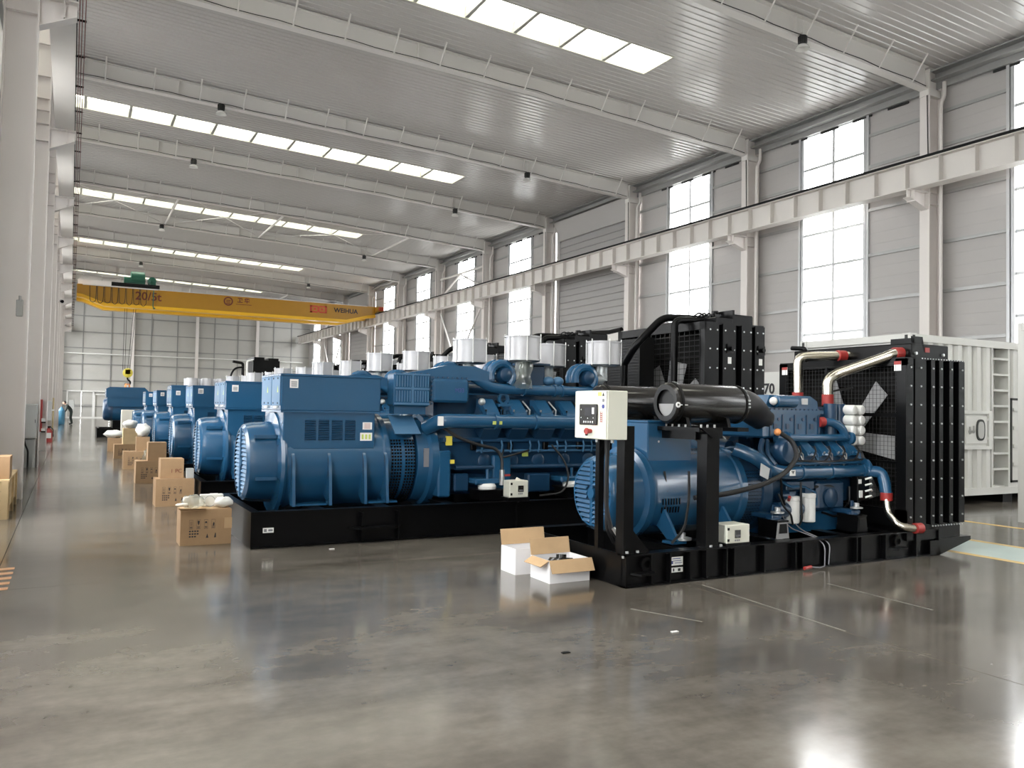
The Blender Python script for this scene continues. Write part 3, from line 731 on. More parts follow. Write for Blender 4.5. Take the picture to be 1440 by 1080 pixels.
    # engine
    MB().lathe(c(3.96), d0, [(0, .45), (.02, .56), (.16, .58), (.20, .62), (.30, .62), (.34, .56)], 40).build('flywheel_housing', 'blue', r)
    MB().box(4.05, Y(-.582), .84, 4.12, Y(-.56), 1.08).build('data_plate', 'ink_grey', r)
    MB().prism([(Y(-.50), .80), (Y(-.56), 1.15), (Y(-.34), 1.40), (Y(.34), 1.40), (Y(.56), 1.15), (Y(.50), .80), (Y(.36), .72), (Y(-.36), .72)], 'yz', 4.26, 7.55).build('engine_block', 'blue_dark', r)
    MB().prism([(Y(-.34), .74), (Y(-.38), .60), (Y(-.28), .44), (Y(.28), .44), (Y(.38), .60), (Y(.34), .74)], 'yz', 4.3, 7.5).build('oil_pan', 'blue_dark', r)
    MB().box(4.24, Y(-.62), .44, 4.42, Y(-.40), 1.05, .02).build('engine_bracket', 'blue', r); MB().box(4.24, Y(.62), .44, 4.42, Y(.40), 1.05, .02).build('engine_bracket', 'blue', r); MB().box(5.05, Y(-.60), .47, 5.33, Y(-.38), .98, .02).build('engine_bracket', 'blue', r)
    for x0, x1, z0, z1 in ((4.34, 4.42, 1.12, 1.24), (4.40, 4.46, .88, .93)):
        MB().box(x0, Y(-.635), z0, x1, Y(-.60), z1).build('warning_sticker', 'yellow', r)
    MB().box(5.52, Y(-.58), .96, 5.60, Y(-.545), 1.02).build('warning_sticker', 'lime', r)
    for k in range(7):
        x = 4.78 + k * .42
        for s in (-1, 1):
            hd = MB().prism([(Y(s * .36), 1.38), (Y(s * .62), 1.20), (Y(s * .74), 1.34), (Y(s * .70), 1.50), (Y(s * .50), 1.66)], 'yz', x + .05, x + .31).build('cylinder_head', 'blue_dark', r)
            MB().prism([(Y(s * .70), 1.46), (Y(s * .755), 1.50), (Y(s * .74), 1.56), (Y(s * .52), 1.74), (Y(s * .42), 1.74), (Y(s * .42), 1.62)], 'yz', x + .08, x + .28).build('rocker_cover', 'blue', hd)
            bl = MB()
            for q in (.07, .27): bl.cyl((x + q, Y(s * .745), 1.575), (x + q, Y(s * .755), 1.60), .012, n=6)
            bl.tube([(x + .33, Y(s * .52), 1.72), (x + .37, Y(s * .66), 1.6), (x + .37, Y(s * .62), 1.35)], .012, 6)
            stuff(bl.build('injector_line', 'zinc' if k % 3 else 'black', hd))
    MB().box(4.3, Y(-.62), 1.16, 7.5, Y(-.52), 1.22, .01).build('fuel_rail', 'blue_dark', r)
    b = MB()
    for i in range(12):
        x = 4.86 + i * .22 + (.08 if i % 2 else 0); b.tube([(x, Y(-.60), 1.20), (x, Y(-.645), 1.12), (x, Y(-.62), 1.02)], .012, 6)
    b.tube([(4.8, Y(-.58), 1.04), (7.4, Y(-.58), 1.04)], .018, 6).tube([(5.9, Y(-.62), 1.10), (7.2, Y(-.62), 1.10)], .012, 6)
    stuff(b.build('fuel_lines', 'blue_grille', r))
    # long coolant manifolds
    for s in (-1, 1):
        mf = MB().tube([(4.12, Y(s * .46), 1.34), (4.24, Y(s * .66), 1.44), (4.36, Y(s * .70), 1.44), (7.7, Y(s * .70), 1.44)], .098, 18, .12).build('coolant_manifold', 'blue', r)
        b = MB()
        for x in (5.0, 5.62, 6.32, 7.0): b.lathe((x - .02, Y(s * .70), 1.44), d0, [(0, .098), (0, .115), (.015, .118), (.04, .115), (.04, .098)], 20)
        b.build('pipe_joint', 'blue', mf)
    mfl = [o for o in r.children if o.name.startswith('coolant_manifold')][0]
    MB().box(4.16, Y(-.775), 1.38, 4.23, Y(-.745), 1.50).build('name_plate', 'sticker', mfl)
    MB().box(4.93, Y(-.80), 1.40, 5.07, Y(-.790), 1.445).build('yellow_label', 'lime', mfl)
    # charge air cooler over the flywheel
    cc = MB().box(3.59, Y(-.66), 1.62, 4.08, Y(-.40), 2.04, .02).box(3.62, Y(-.60), 1.52, 4.05, Y(-.42), 1.63).build('charge_cooler', 'blue', r)
    g = MB()
    for x in [3.628 + i * .0355 for i in range(13)]:
        if abs(x - 3.84) < .02: continue
        for z0 in (1.68, 1.87): g.box(x - .006, Y(-.672), z0, x + .006, Y(-.655), z0 + .14)
    g.box(3.825, Y(-.675), 1.66, 3.855, Y(-.655), 2.03).box(3.61, Y(-.675), 1.835, 4.07, Y(-.655), 1.86).box(3.60, Y(-.672), 1.64, 4.075, Y(-.655), 1.665).box(3.60, Y(-.672), 2.02, 4.075, Y(-.655), 2.04)
    stuff(g.build('cooler_ribs', 'blue_grille', cc))
    MB().box(4.08, Y(-.60), 1.70, 4.66, Y(.60), 2.0, .02).box(4.12, Y(-.665), 1.68, 4.64, Y(-.58), 1.985, .03).build('cooler_end_tank', 'blue', cc)
    lettering('M33', .075, 'ink_blue', cc, (4.50, Y(-.667), 1.84), (90, 0, 0), depth=.001)
    bl = MB()
    bolts_x(bl, hex_row((4.14, Y(-.62), 2.0), (4.62, Y(-.62), 2.0), 8), (0, 0, 1)); bolts_x(bl, hex_row((3.62, Y(-.62), 2.04), (4.06, Y(-.62), 2.04), 6), (0, 0, 1))
    bolts_x(bl, hex_row((4.10, Y(-.667), 1.66), (4.10, Y(-.667), 2.0), 7), (0, -1, 0))
    stuff(bl.build('bolt_row', 'blue_dark', cc))
    MB().prism([(3.66, 2.03), (4.0, 2.09), (4.35, 2.17), (4.75, 2.17), (4.98, 2.10), (5.05, 1.98), (3.66, 1.98)], 'xz', Y(-.60), Y(-.42)).build('air_duct', 'blue', cc)
    MB().prism([(4.15, 1.99), (4.3, 2.12), (4.45, 2.15), (4.80, 2.15), (5.05, 1.98)], 'xz', Y(-.41), Y(.5)).build('air_duct', 'blue', cc)
    # inspection covers and clutter along the block side
    for i in range(6):
        x = 4.95 + i * .42
        MB().lathe((x, Y(-.515), .90), (0, -1, 0), [(0, .10), (.02, .10), (.035, .07)], 18).build('inspection_cover', 'blue_dark', r)
    for i in range(5): MB().box(4.72 + i * .56, Y(-.60), 1.05, 4.80 + i * .56, Y(-.53), 1.19, .01).build('injection_pump', 'black', r)
    MB().tube([(4.5, Y(-.57), .82), (7.3, Y(-.57), .82)], .03, 8).build('oil_pipe', 'blue_dark', r)
    MB().box(4.50, Y(-.55), .50, 4.72, Y(-.42), .74, .02).build('oil_pump', 'blue_dark', r)
    MB().box(5.62, Y(-.56), .46, 5.98, Y(-.42), .72, .02).build('side_tank', 'blue_dark', r)
    # exhaust and air pipes, turbochargers
    ap = MB().tube([(4.70, Y(-.50), 2.08), (5.0, Y(-.55), 1.90), (5.25, Y(-.56), 1.88), (7.35, Y(-.56), 1.88)], .072, 14, .12).build('air_pipe', 'blue', r)
    b = MB()
    for x in (5.5, 6.0, 6.12, 6.8): b.lathe((x, Y(-.56), 1.88), d0, [(0, .072), (0, .088), (.03, .088), (.03, .072)], 16)
    b.build('pipe_joint', 'blue', ap)
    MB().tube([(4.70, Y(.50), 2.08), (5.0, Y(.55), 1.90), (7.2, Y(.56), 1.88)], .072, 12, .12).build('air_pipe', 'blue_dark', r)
    for x, y in ((5.22, -.50), (6.58, -.50), (4.86, .45), (6.22, .45)):
        tc = MB().lathe((x, Y(y - .13), 2.08), (0, 1, 0), [(0, .05), (.02, .09), (.08, .12), (.16, .12), (.22, .10), (.24, .06)], 24).build('turbocharger', 'blue_dark', r)
        tr = MB()
        for q, (rr, off) in enumerate(((.17, 0), (.17, .10))):
            tr.tube([(x - .05 + rr * math.cos(a) - off * .3, Y(y - .06 + off), 2.06 + rr * math.sin(a)) for a in [math.pi * (-.25 + 1.35 * i / 10) for i in range(11)]], .062, 10)
        tr.build('compressor_scroll', 'blue', tc)
        MB().lathe((x + .14, Y(y - .02), 2.07), (1, 0, 0), [(0, .075), (.05, .09), (.12, .085), (.16, .05)], 16).build('turbine_end', 'cast', tc)
        MB().cyl((x + .28, Y(y - .02), 2.05), (x + .28, Y(y - .02), 2.28), .085, n=16).build('intake_neck', 'cast', tc)
        # air cleaner
        xc, yc = x + .28, Y(y - .05)
        ac = MB().lathe((xc, yc, 2.285), (0, 0, 1), [(0, .24), (.0, .262), (.02, .262), (.02, .245), (.315, .245), (.315, .262), (.335, .262), (.335, .24)], 12).build('air_cleaner', 'silver', r)
        for i in range(6):
            b = MB(); a = R_(15 + i * 60); b.cyl((xc + .258 * math.cos(a), yc + .258 * math.sin(a), 2.27), (xc + .258 * math.cos(a), yc + .258 * math.sin(a), 2.65), .007, n=6).build('clamp_rod', 'sticker', ac)
        MB().lathe((xc, yc, 2.262), (0, 0, 1), [(0, .20), (.02, .255), (.024, .255)], 16).build('base_ring', 'zinc', ac)
    MB().box(5.62, Y(-.42), 1.90, 5.95, Y(-.1), 2.24, .02).box(5.57, Y(-.47), 2.235, 6.0, Y(-.05), 2.265).build('expansion_box', 'blue_dark', r)
    for x in (6.0, 6.16): MB().sphere((x, Y(-.42), 2.02), .085, sc=(1, 1, .8)).build('outlet_cap', 'blue_grille', r)
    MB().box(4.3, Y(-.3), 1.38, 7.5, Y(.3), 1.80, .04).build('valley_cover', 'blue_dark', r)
    le = MB().box(5.10, Y(-.62), 1.64, 5.34, Y(-.44), 1.68).box(5.16, Y(-.58), 1.36, 5.28, Y(-.46), 1.64).lathe((5.22, Y(-.55), 1.75), (0, 1, 0), [(0, .05), (0, .085), (.04, .085), (.04, .05)], 16, False, False).build('lifting_eye', 'blue', r)
    MB().sphere((4.86, Y(-.60), 1.70), .05).build('breather_cap', 'cast', r)
    # engine mounts
    for x in (4.92, 6.25, 7.2):
        for s in (-1, 1):
            mt = MB().box(x - .18, Y(s * .52), .41, x + .18, Y(s * .84), .52).box(x - .2, Y(s * .48), .52, x + .2, Y(s * .86), .545).build('engine_mount', 'black', r)
            MB().lathe((x, Y(s * .68), .545), (0, 0, 1), [(0, .12), (.035, .125), (.07, .10), (.075, .05)], 18).build('mount_dome', 'sticker', mt)
            MB().box(x - .2, Y(s * .42), .60, x + .2, Y(s * .74), .68, .02).cyl((x, Y(s * .68), .62), (x, Y(s * .68), .80), .022, n=8).build('mount_arm', 'blue', mt)
    # small controller box near the skid edge
    cb = MB().box(5.06, Y(-1.06), .455, 5.34, Y(-.88), .675, .008).build('control_unit', 'cream', r)
    MB().box(5.04, Y(-1.06), .41, 5.36, Y(-.86), .455).build('unit_bracket', 'black', cb)
    MB().box(5.185, Y(-1.066), .53, 5.265, Y(-1.058), .61).build('display', 'black_gloss', cb)
    b = MB()
    for q in range(3): b.box(5.195 + q * .022, Y(-1.07), .54, 5.21 + q * .022, Y(-1.065), .556); b.box(5.19 + q * .024, Y(-1.064), .495, 5.205 + q * .024, Y(-1.059), .512)
    b.build('key_row', 'ink_grey', cb)
    for z in (.485, .62): MB().box(5.075, Y(-1.065), z, 5.10, Y(-1.055), z + .03).build('hinge', 'black', cb)
    MB().prism([(5.17, .675), (5.28, .675), (5.20, .715)], 'xz', Y(-1.0), Y(-.99)).build('paper_tag', 'paper', cb)
    # hoses
    MB().tube([(4.26, Y(-.60), 1.38), (4.48, Y(-.70), 1.22), (4.78, Y(-.74), 1.12), (5.02, Y(-.74), 1.08), (5.10, Y(-.76), .95), (5.08, Y(-.80), .75)], .022, 8, .15).build('hose', 'rubber', r)
    dv = MB().cyl((5.08, Y(-.80), .80), (5.08, Y(-.80), .60), .035, n=10).build('drain_valve', 'zinc', r)
    MB().box(5.10, Y(-.82), .715, 5.20, Y(-.79), .74).build('valve_handle', 'red', dv)
    MB().tube([(5.95, Y(-.62), 1.12), (6.12, Y(-.72), .90), (6.14, Y(-.80), .65), (6.0, Y(-.86), .47), (5.6, Y(-.9), .45)], .014, 6, .15).build('wire', 'lime' if False else 'rubber', r)
    MB().tube([(5.2, Y(-.60), 1.06), (5.14, Y(-.66), .95), (5.3, Y(-.64), .98), (5.6, Y(-.62), 1.05)], .014, 6, .05).build('wire', 'rubber', r)
    MB().lathe((7.55, YC, .95), (1, 0, 0), [(0, .28), (.10, .28), (.10, .12), (.30, .12), (.30, .2), (.34, .2)], 24).box(7.5, Y(-.45), 1.2, 7.8, Y(.45), 1.9, .03).build('front_gear_case', 'blue_dark', r)
    # radiator tower
    X0, X1, ZB, ZT = 8.30, 9.52, .41, 2.98
    rd = MB().box(X0, Y(-1.10), ZB, X0 + .03, Y(-.98), ZT).box(X0, Y(1.10), ZB, X0 + .03, Y(.98), ZT).box(X0, Y(-1.1), ZB, X0 + .03, Y(1.1), ZB + .22).box(X0, Y(-1.1), 2.86, X0 + .03, Y(1.1), ZT).build('fan_frame', 'black', r)
    MB().box(X0 + .42, Y(-1.04), ZB + .1, X0 + .52, Y(1.04), ZT - .05).build('radiator_core', 'core', r)
    fin = MB()
    for i in range(28): fin.box(X0 + .405, Y(-1.0), .62 + i * .082, X0 + .425, Y(1.0), .635 + i * .082)
    stuff(fin.build('core_fins', 'black_matt', r))
    for s in (-1, 1):
        pn = MB()
        a = Y(s * 1.10)
        pr = [(X0 + .03, a), (X0 + .28, a), (X0 + .28, a - s * .10), (X0 + .36, a - s * .10), (X0 + .36, a), (X0 + .62, a), (X0 + .62, a - s * .10), (X0 + .74, a - s * .10), (X0 + .74, a), (X0 + .95, a), (X0 + .95, a - s * .1), (X0 + 1.02, a - s * .1), (X0 + 1.02, a), (X1, a), (X1, a - s * .14), (X0 + .03, a - s * .14)]
        pn.prism(pr, 'xy', ZB + .02, ZT - .02).build('side_panel', 'black', r)
        if s < 0:
            bl = MB()
            for x in (X0 + .10, X0 + .24, X0 + .40, X0 + .58, X0 + .78, X0 + .92, X0 + 1.06, X1 - .04): bolts_x(bl, hex_row((x, a - .002, ZB + .15), (x, a - .002, ZT - .12), 9), (0, -1, 0), .013)
            stuff(bl.build('bolt_row', 'zinc', r))
            for x in (X0 + .50, X0 + 1.14):
                sb = MB().box(x - .07, a - .02, 2.52, x + .07, a, 2.66).cyl((x, a - .07, 2.59), (x, a, 2.59), .035, n=10).build('pivot_bracket', 'black', r)
                MB().box(x - .04, a - .003, 2.36, x + .03, a - .0005, 2.46).build('sticker', 'sticker', sb)
    MB().box(X1 - .12, Y(-.98), ZB + .02, X1, Y(.98), ZT - .02).build('rear_core', 'core', r)
    MB().box(X0 + .05, Y(-1.08), ZB, X1, Y(1.08), ZB + .06).build('frame_plate', 'black', r); MB().box(X0 + .05, Y(-1.08), ZT - .03, X1, Y(1.08), ZT).build('frame_plate', 'black', r)
    MB().box(X0 + .72, Y(-.92), ZT, X0 + 1.16, Y(1.0), ZT + .17, .02).box(X0 + .70, Y(-.94), ZT + .02, X0 + .74, Y(-.5), ZT + .23).build('top_tank', 'black', r)
    MB().box(X0 + .35, Y(-.95), ZT, X0 + .7, Y(-.65), ZT + .10, .01).build('filler_box', 'black', r)
    # fan, guard and the charge air radiator in front of it
    fb = MB().lathe((X0 + .20, Y(0), 1.55), (1, 0, 0), [(0, .16), (.10, .16)], 16).build('fan_hub', 'fan_grey', r)
    for i in range(8):
        a = R_(i * 45 + 12); u = Vector((0, math.cos(a), math.sin(a))); w = Vector((0, -math.sin(a), math.cos(a))); o = Vector((X0 + .25, YC, 1.55))
        P = [o + u * .15 - w * .10 + Vector((-.04, 0, 0)), o + u * .15 + w * .10 + Vector((.04, 0, 0)), o + u * .88 + w * .17 + Vector((.05, 0, 0)), o + u * .88 - w * .13 + Vector((-.05, 0, 0))]
        q = Vector((.008, 0, 0)); MB().add([tuple(p) for p in P] + [tuple(p + q) for p in P], [(0, 1, 2, 3), (4, 7, 6, 5), (0, 4, 5, 1), (1, 5, 6, 2), (2, 6, 7, 3), (3, 7, 4, 0)]).build('fan_blade', 'fan_grey', fb)
    gd = MB()
    for i in range(26): gd.box(X0 - .004, Y(-1.0), .66 + i * .085, X0 + .002, Y(1.0), .667 + i * .085)
    for i in range(18): gd.box(X0 - .008, Y(-1.0 + i * .117), .64, X0 - .003, Y(-1.0 + i * .117) + .006, 2.86)
    stuff(gd.build('fan_guard', 'guard', r))
    ic = MB().box(X0 - .35, Y(.02), 2.02, X0 - .06, Y(.08), 2.80).box(X0 - .35, Y(.95), 2.02, X0 - .06, Y(1.0), 2.80).box(X0 - .33, Y(.05), 2.02, X0 - .08, Y(.98), 2.78).build('oil_cooler', 'black_matt', r)
    g = MB()
    for i in range(15): g.box(X0 - .345, Y(.08), 2.06 + i * .048, X0 - .325, Y(.95), 2.078 + i * .048)
    stuff(g.build('cooler_fins', 'black', ic))
    MB().box(X0 - .05, Y(-.98), 1.92, X0 - .01, Y(1.02), 1.98).build('guard_bar', 'black', r)
    # coolant pipes to the top tank
    MB().tube([(7.62, Y(-.02), 2.35), (7.62, Y(-.30), 2.62), (8.02, Y(-.45), 3.07), (8.35, Y(-.5), 3.08), (9.05, Y(-.55), 3.08)], .058, 14, .14).build('coolant_pipe', 'black', r)
    MB().tube([(8.12, Y(-.62), 2.05), (8.12, Y(-.62), 3.02), (8.45, Y(-.62), 3.04), (9.05, Y(-.65), 3.04)], .055, 14, .12).build('coolant_pipe', 'black', r)
    MB().sphere((8.12, Y(-.62), 2.05), .06).build('pipe_cap', 'zinc', r)
    MB().tube([(7.62, Y(-.02), 1.7), (7.62, Y(-.02), 2.4)], .058, 12).build('coolant_pipe', 'black', r)
    b = MB()
    for q in range(4): b.tube([(8.5 + q * .08, Y(-.6), 3.10), (8.6 + q * .08, Y(-.62 - .03 * q), 3.17), (8.8 + q * .05, Y(-.58), 3.12)], .014, 6, .04)
    b.tube([(8.9, Y(-.62), 3.08), (8.9, Y(-.62), 3.2), (8.98, Y(-.62), 3.2)], .03, 8)
    b.build('hose', 'rubber', r)
    return r

g1_ = big_genset('large blue generator set nearest in the row, plastic bag on its air cleaner')
bag = MB()
def film(x, y, z0, z1, seed):
    rnd = random.Random(seed); n = 14; m = 8; v = []; F = []
    for j in range(m + 1):
        t = j / m; rr = .085 + .03 * t + .02 * math.sin(t * 9)
        for i in range(n):
            a = 2 * math.pi * i / n; q = rr * (1 + .22 * math.sin(3 * a + seed + t * 4) * t + rnd.uniform(-.1, .1) * t)
            v.append((x + q * math.cos(a) - .03 * t * t, y + q * math.sin(a) * .8, z1 + (z0 - z1) * t + rnd.uniform(-.012, .012) * t))
    for j in range(m):
        for i in range(n): F.append((j * n + i, j * n + (i + 1) % n, (j + 1) * n + (i + 1) % n, (j + 1) * n + i))
    F.append(tuple(m * n + i for i in range(n)))
    return MB().add(v, F)
tag(film(5.50, 9.80, 1.90, 2.26, 3).build('plastic_bag', 'film', origin=(5.5, 9.8, 2.26)), 'clear plastic bag tied under the left air cleaner of the nearest large generator set', 'plastic bag')
LBL = ['second large blue generator set from the front of the row', 'third large blue generator set from the front of the row', 'fourth large blue generator set from the front of the row',
       'fifth large blue generator set from the front of the row', 'rearmost large blue generator set of the even row']
for i, yy in enumerate((14.42, 18.40, 22.40, 26.35, 30.3)):
    dup(g1_, loc=(1.8, yy, 0), label=LBL[i])
# ------------------------------------------------------------------ the nearer, smaller generator set
def small_genset():
    YC = 7.02
    r = empty('generator_set', (4.47, YC, 0), 'nearest and smaller blue generator set with cream control cabinet and black air filters', 'generator')
    Y = lambda d: YC + d
    d0 = (1, 0, 0)
    N = -.97
    # skid
    for s in (-1, 1):
        a = Y(s * .97)
        MB().box(4.47, a - s * .07, 0, 8.97, a - s * .06, .30).box(4.47, a, 0, 8.97, a - s * .13, .015).box(4.47, a, .285, 8.97, a - s * .13, .30).build('side_rail', 'black', r)
    for x in (4.47, 8.95): MB().box(x, Y(-.97), 0, x + .02, Y(.97), .30).build('end_beam', 'black', r)
    for x in (5.3, 5.75, 6.6, 7.6, 8.3): MB().box(x - .07, Y(-.88), .27, x + .07, Y(.88), .286).box(x - .01, Y(-.88), .02, x + .01, Y(.88), .27).build('cross_beam', 'black', r)
    for x in (4.76, 4.98, 5.22, 5.42, 5.68, 5.78, 6.18, 6.62, 6.72, 7.10, 7.55, 7.62, 8.02, 8.55): MB().box(x, Y(-.97), .015, x + .016, Y(-.905), .285).build('web_stiffener', 'black', r)
    MB().prism([(8.97, 0), (9.56, .145), (9.56, .17), (8.8, .17), (8.8, 0)], 'xz', Y(-.97), Y(-.955)).prism([(8.97, 0), (9.56, .145), (9.56, .17), (8.8, .17), (8.8, 0)], 'xz', Y(.97), Y(.955)).prism([(8.97, 0), (8.97, .012), (9.54, .155), (9.56, .145)], 'xz', Y(-.96), Y(.96)).box(8.97, Y(-.97), .17, 9.56, Y(.97), .19).build('skid_nose', 'black', r)
    for x0, x1 in ((4.52, 4.78), (8.06, 8.32)):
        lg = MB().prism([(x0, Y(-.97)), (x1, Y(-.97)), (x1 - .05, Y(-1.07)), (x0 + .05, Y(-1.07))], 'xy', .12, .14).build('lifting_lug', 'black', r)
        MB().lathe((x1 - .06, Y(-.955), .20), (0, 1, 0), [(0, .035), (0, .065), (.03, .065), (.03, .035)], 16, False, False).build('shackle_ring', 'black', lg)
    lb = MB().box(5.03, Y(-.973 + .06), .155, 5.18, Y(-.968 + .06), .235).build('rating_label', 'sticker', r)
    b = MB().box(5.05, Y(-.914), .195, 5.16, Y(-.912), .20).box(5.05, Y(-.914), .215, 5.15, Y(-.912), .222).box(5.03, Y(-.914), .17, 5.06, Y(-.912), .2).box(5.08, Y(-.914), .175, 5.17, Y(-.912), .18)
    b.build('print', 'ink_blue', lb)
    l2 = MB().box(5.03, Y(-.913), .09, 5.18, Y(-.909), .135).build('serial_label', 'sticker', r)
    MB().box(5.06, Y(-.915), .10, 5.075, Y(-.912), .127).box(5.12, Y(-.915), .10, 5.15, Y(-.912), .125).build('print', 'ink', l2)
    bl = MB()
    for x, z in ((4.50, .31), (4.62, .31), (5.5, .305), (5.63, .305), (4.46, .27)): bl.cyl((x, Y(-.94), z), (x, Y(-.94), z + .02), .015, n=8)
    stuff(bl.build('bolt_row', 'zinc', r))
    # alternator
    ax = .76; c = lambda x: (x, YC, ax)
    MB().lathe(c(5.15), d0, [(0, .40), (0, .455), (.06, .47), (.10, .455), (1.20, .455), (1.22, .47), (1.3, .47), (1.3, .40)], 44).build('alternator_housing', 'blue', r)
    cw = MB().lathe(c(4.74), d0, [(0, .315), (0, .335), (.04, .375), (.12, .395), (.36, .42), (.38, .48), (.44, .48), (.44, .40)], 44, False, False).build('end_cowl', 'blue', r)
    MB().lathe(c(4.765), d0, [(0, .335), (.004, .335)], 36).build('cowl_back', 'blue_dark', cw)
    g = MB()
    for i in range(13):
        z = -.285 + i * .0475; w = math.sqrt(max(0, .335 ** 2 - z ** 2))
        for s in (-1, 1):
            y0, y1 = (YC + s * .02, YC + s * (w - .025)) if abs(z) > .07 else (YC + s * .09, YC + s * (w - .025))
            if abs(y1 - y0) < .03: continue
            g.add([(4.728, y0, ax + z - .012), (4.728, y1, ax + z - .012), (4.75, y1, ax + z + .018), (4.75, y0, ax + z + .018), (4.738, y0, ax + z - .018), (4.738, y1, ax + z - .018), (4.76, y1, ax + z + .012), (4.76, y0, ax + z + .012)],
                  [(0, 1, 2, 3), (4, 7, 6, 5), (0, 4, 5, 1), (1, 5, 6, 2), (2, 6, 7, 3), (3, 7, 4, 0)])
    g.lathe(c(4.725), d0, [(0, .06), (.03, .06)], 14).beam((4.745, YC, ax - .33), (4.745, YC, ax + .33), .05, .02)
    stuff(g.build('cooling_grille', 'blue', cw))
    lv = MB()
    for q in range(2):
        for k in range(7):
            a, a2 = R_(4 + q * 11), R_(12 + q * 11); x = 5.30 + k * .036
            lv.beam((x, YC - .458 * math.cos(a), ax - .458 * math.sin(a)), (x + .008, YC - .458 * math.cos(a2), ax - .458 * math.sin(a2)), .014, .008)
    stuff(lv.build('vent_slots', 'black', r))
    for x in (5.32, 6.1): MB().prism([(Y(-.66), .33), (Y(-.5), .33), (Y(-.34), .44), (Y(.34), .44), (Y(.5), .33), (Y(.66), .33), (Y(.54), .50), (Y(.44), .62), (Y(.25), .4), (Y(-.25), .4), (Y(-.44), .62), (Y(-.54), .50)], 'yz', x, x + .03).box(x - .06, Y(-.66), .30, x + .12, Y(-.5), .325).box(x - .06, Y(.66), .30, x + .12, Y(.5), .325).build('foot', 'blue', r)
    fb = MB()
    for x in (5.42, 6.2):
        for y in (-.62, .62): fb.lathe((x, Y(y), .335), (0, 0, 1), [(0, .09), (.02, .09), (.03, .03), (.07, .03)], 14)
    stuff(fb.build('mounting_bolts', 'zinc', r))
    tb = MB().box(5.22, Y(-.30), 1.02, 5.80, Y(.34), 1.50, .012).box(5.21, Y(-.31), 1.495, 5.81, Y(.35), 1.515).box(5.215, Y(-.305), 1.0, 5.805, Y(.345), 1.03).build('terminal_box', 'blue', r)
    MB().cyl((5.36, Y(-.303), 1.30), (5.36, Y(-.30), 1.30), .012, n=8).build('cover_screw', 'zinc', tb)
    MB().box(5.3, Y(-.28), .98, 5.7, Y(.28), 1.17).build('box_neck', 'blue_dark', r)
    pg = MB().lathe(c(6.45), d0, [(0, .40), (.02, .44), (.22, .45), (.24, .41)], 36).build('coupling_guard', 'blue_dark', r)
    g = MB()
    for i in range(5):
        for q in range(36):
            a = R_(150 + q * 5); g.beam((6.48 + i * .04, YC + .440 * math.cos(a), ax + .440 * math.sin(a)), (6.50 + i * .04, YC + .450 * math.cos(a), ax + .450 * math.sin(a)), .02, .006)
    stuff(g.build('perforation', 'black', pg))
    # control cabinet with its controller, looking towards the generator end
    cb = MB().box(4.235, 6.035, 1.345, 4.455, 6.555, 1.79, .006).build('control_cabinet', 'cream', r)
    MB().box(4.222, 6.04, 1.35, 4.236, 6.55, 1.785, .003).build('cabinet_door', 'cream', cb)
    ct = MB().box(4.205, 6.165, 1.475, 4.222, 6.455, 1.665, .006).build('controller', 'black_gloss', cb)
    ct2 = MB().box(4.2035, 6.25, 1.555, 4.2055, 6.36, 1.635)
    ct2.build('screen', 'ink', cb)
    MB().box(4.2025, 6.205, 1.575, 4.205, 6.24, 1.635).build('lit_scale', 'sheet_white', cb)
    b = MB()
    for q in range(5): b.cyl((4.2035, 6.23 + q * .036, 1.502), (4.205, 6.23 + q * .036, 1.502), .010, n=8)
    for y, z in ((6.31, 1.535), (6.42, 1.54), (6.42, 1.615), (6.22, 1.54)): b.cyl((4.2035, y, z), (4.205, y, z), .006, n=8)
    b.build('key_row', 'sheet_white', cb)
    es = MB().cyl((4.222, 6.275, 1.418), (4.175, 6.275, 1.418), .018, .026, 14).cyl((4.178, 6.275, 1.418), (4.165, 6.275, 1.418), .030, n=14).build('emergency_stop', 'red', cb)
    MB().cyl((4.222, 6.345, 1.415), (4.20, 6.345, 1.415), .02, n=12).build('key_switch', 'black', cb); MB().cyl((4.222, 6.34, 1.385), (4.205, 6.34, 1.385), .012, n=10).build('buzzer', 'black', cb)
    MB().box(4.219, 6.115, 1.74, 4.2215, 6.17, 1.775).build('warning_sticker', 'lime', cb)
    MB().prism([(6.07, 1.74), (6.10, 1.74), (6.085, 1.77)], 'yz', 4.2185, 4.221).build('warning_triangle', 'ink', cb)
    MB().cyl((4.2185, 6.085, 1.70), (4.2215, 6.085, 1.70), .016, n=14).build('prohibition_sign', 'ink_grey', cb)
    MB().cyl((4.2185, 6.085, 1.645), (4.2215, 6.085, 1.645), .019, n=14).build('mandatory_sign', 'ink_blue', cb)
    b = MB()
    for i in range(5): b.box(4.2185, 6.10, 1.505 + i * .018, 4.2215, 6.125, 1.512 + i * .018)
    b.box(4.2185, 6.098, 1.50, 4.2212, 6.101, 1.60).box(4.2185, 6.125, 1.50, 4.2212, 6.128, 1.60)
    b.build('print', 'red', cb)
    MB().cyl((4.26, 6.24, 1.345), (4.26, 6.24, 1.318), .012, n=8).cyl((4.35, 6.12, 1.345), (4.35, 6.12, 1.315), .016, n=8).build('cable_gland', 'zinc', cb)
    # frame that carries cabinet and filters
    MB().box(4.46, 6.08, .30, 4.57, 6.20, 1.47).build('cabinet_post', 'black', r)
    MB().prism([(4.57, .30), (4.78, .30), (4.575, .52)], 'xz', 6.10, 6.115).build('post_gusset', 'black', r)
    MB().box(4.47, 6.50, .30, 4.53, 6.56, 1.33).build('rear_post', 'black', r)
    MB().box(4.46, 6.2, 1.36, 4.57, 6.58, 1.46).build('front_cross_frame', 'black', r)
    MB().box(5.44, 6.08, .30, 5.60, 6.22, 1.42).box(5.44, 7.84, .3, 5.60, 7.96, 1.42).build('filter_post', 'black', r)
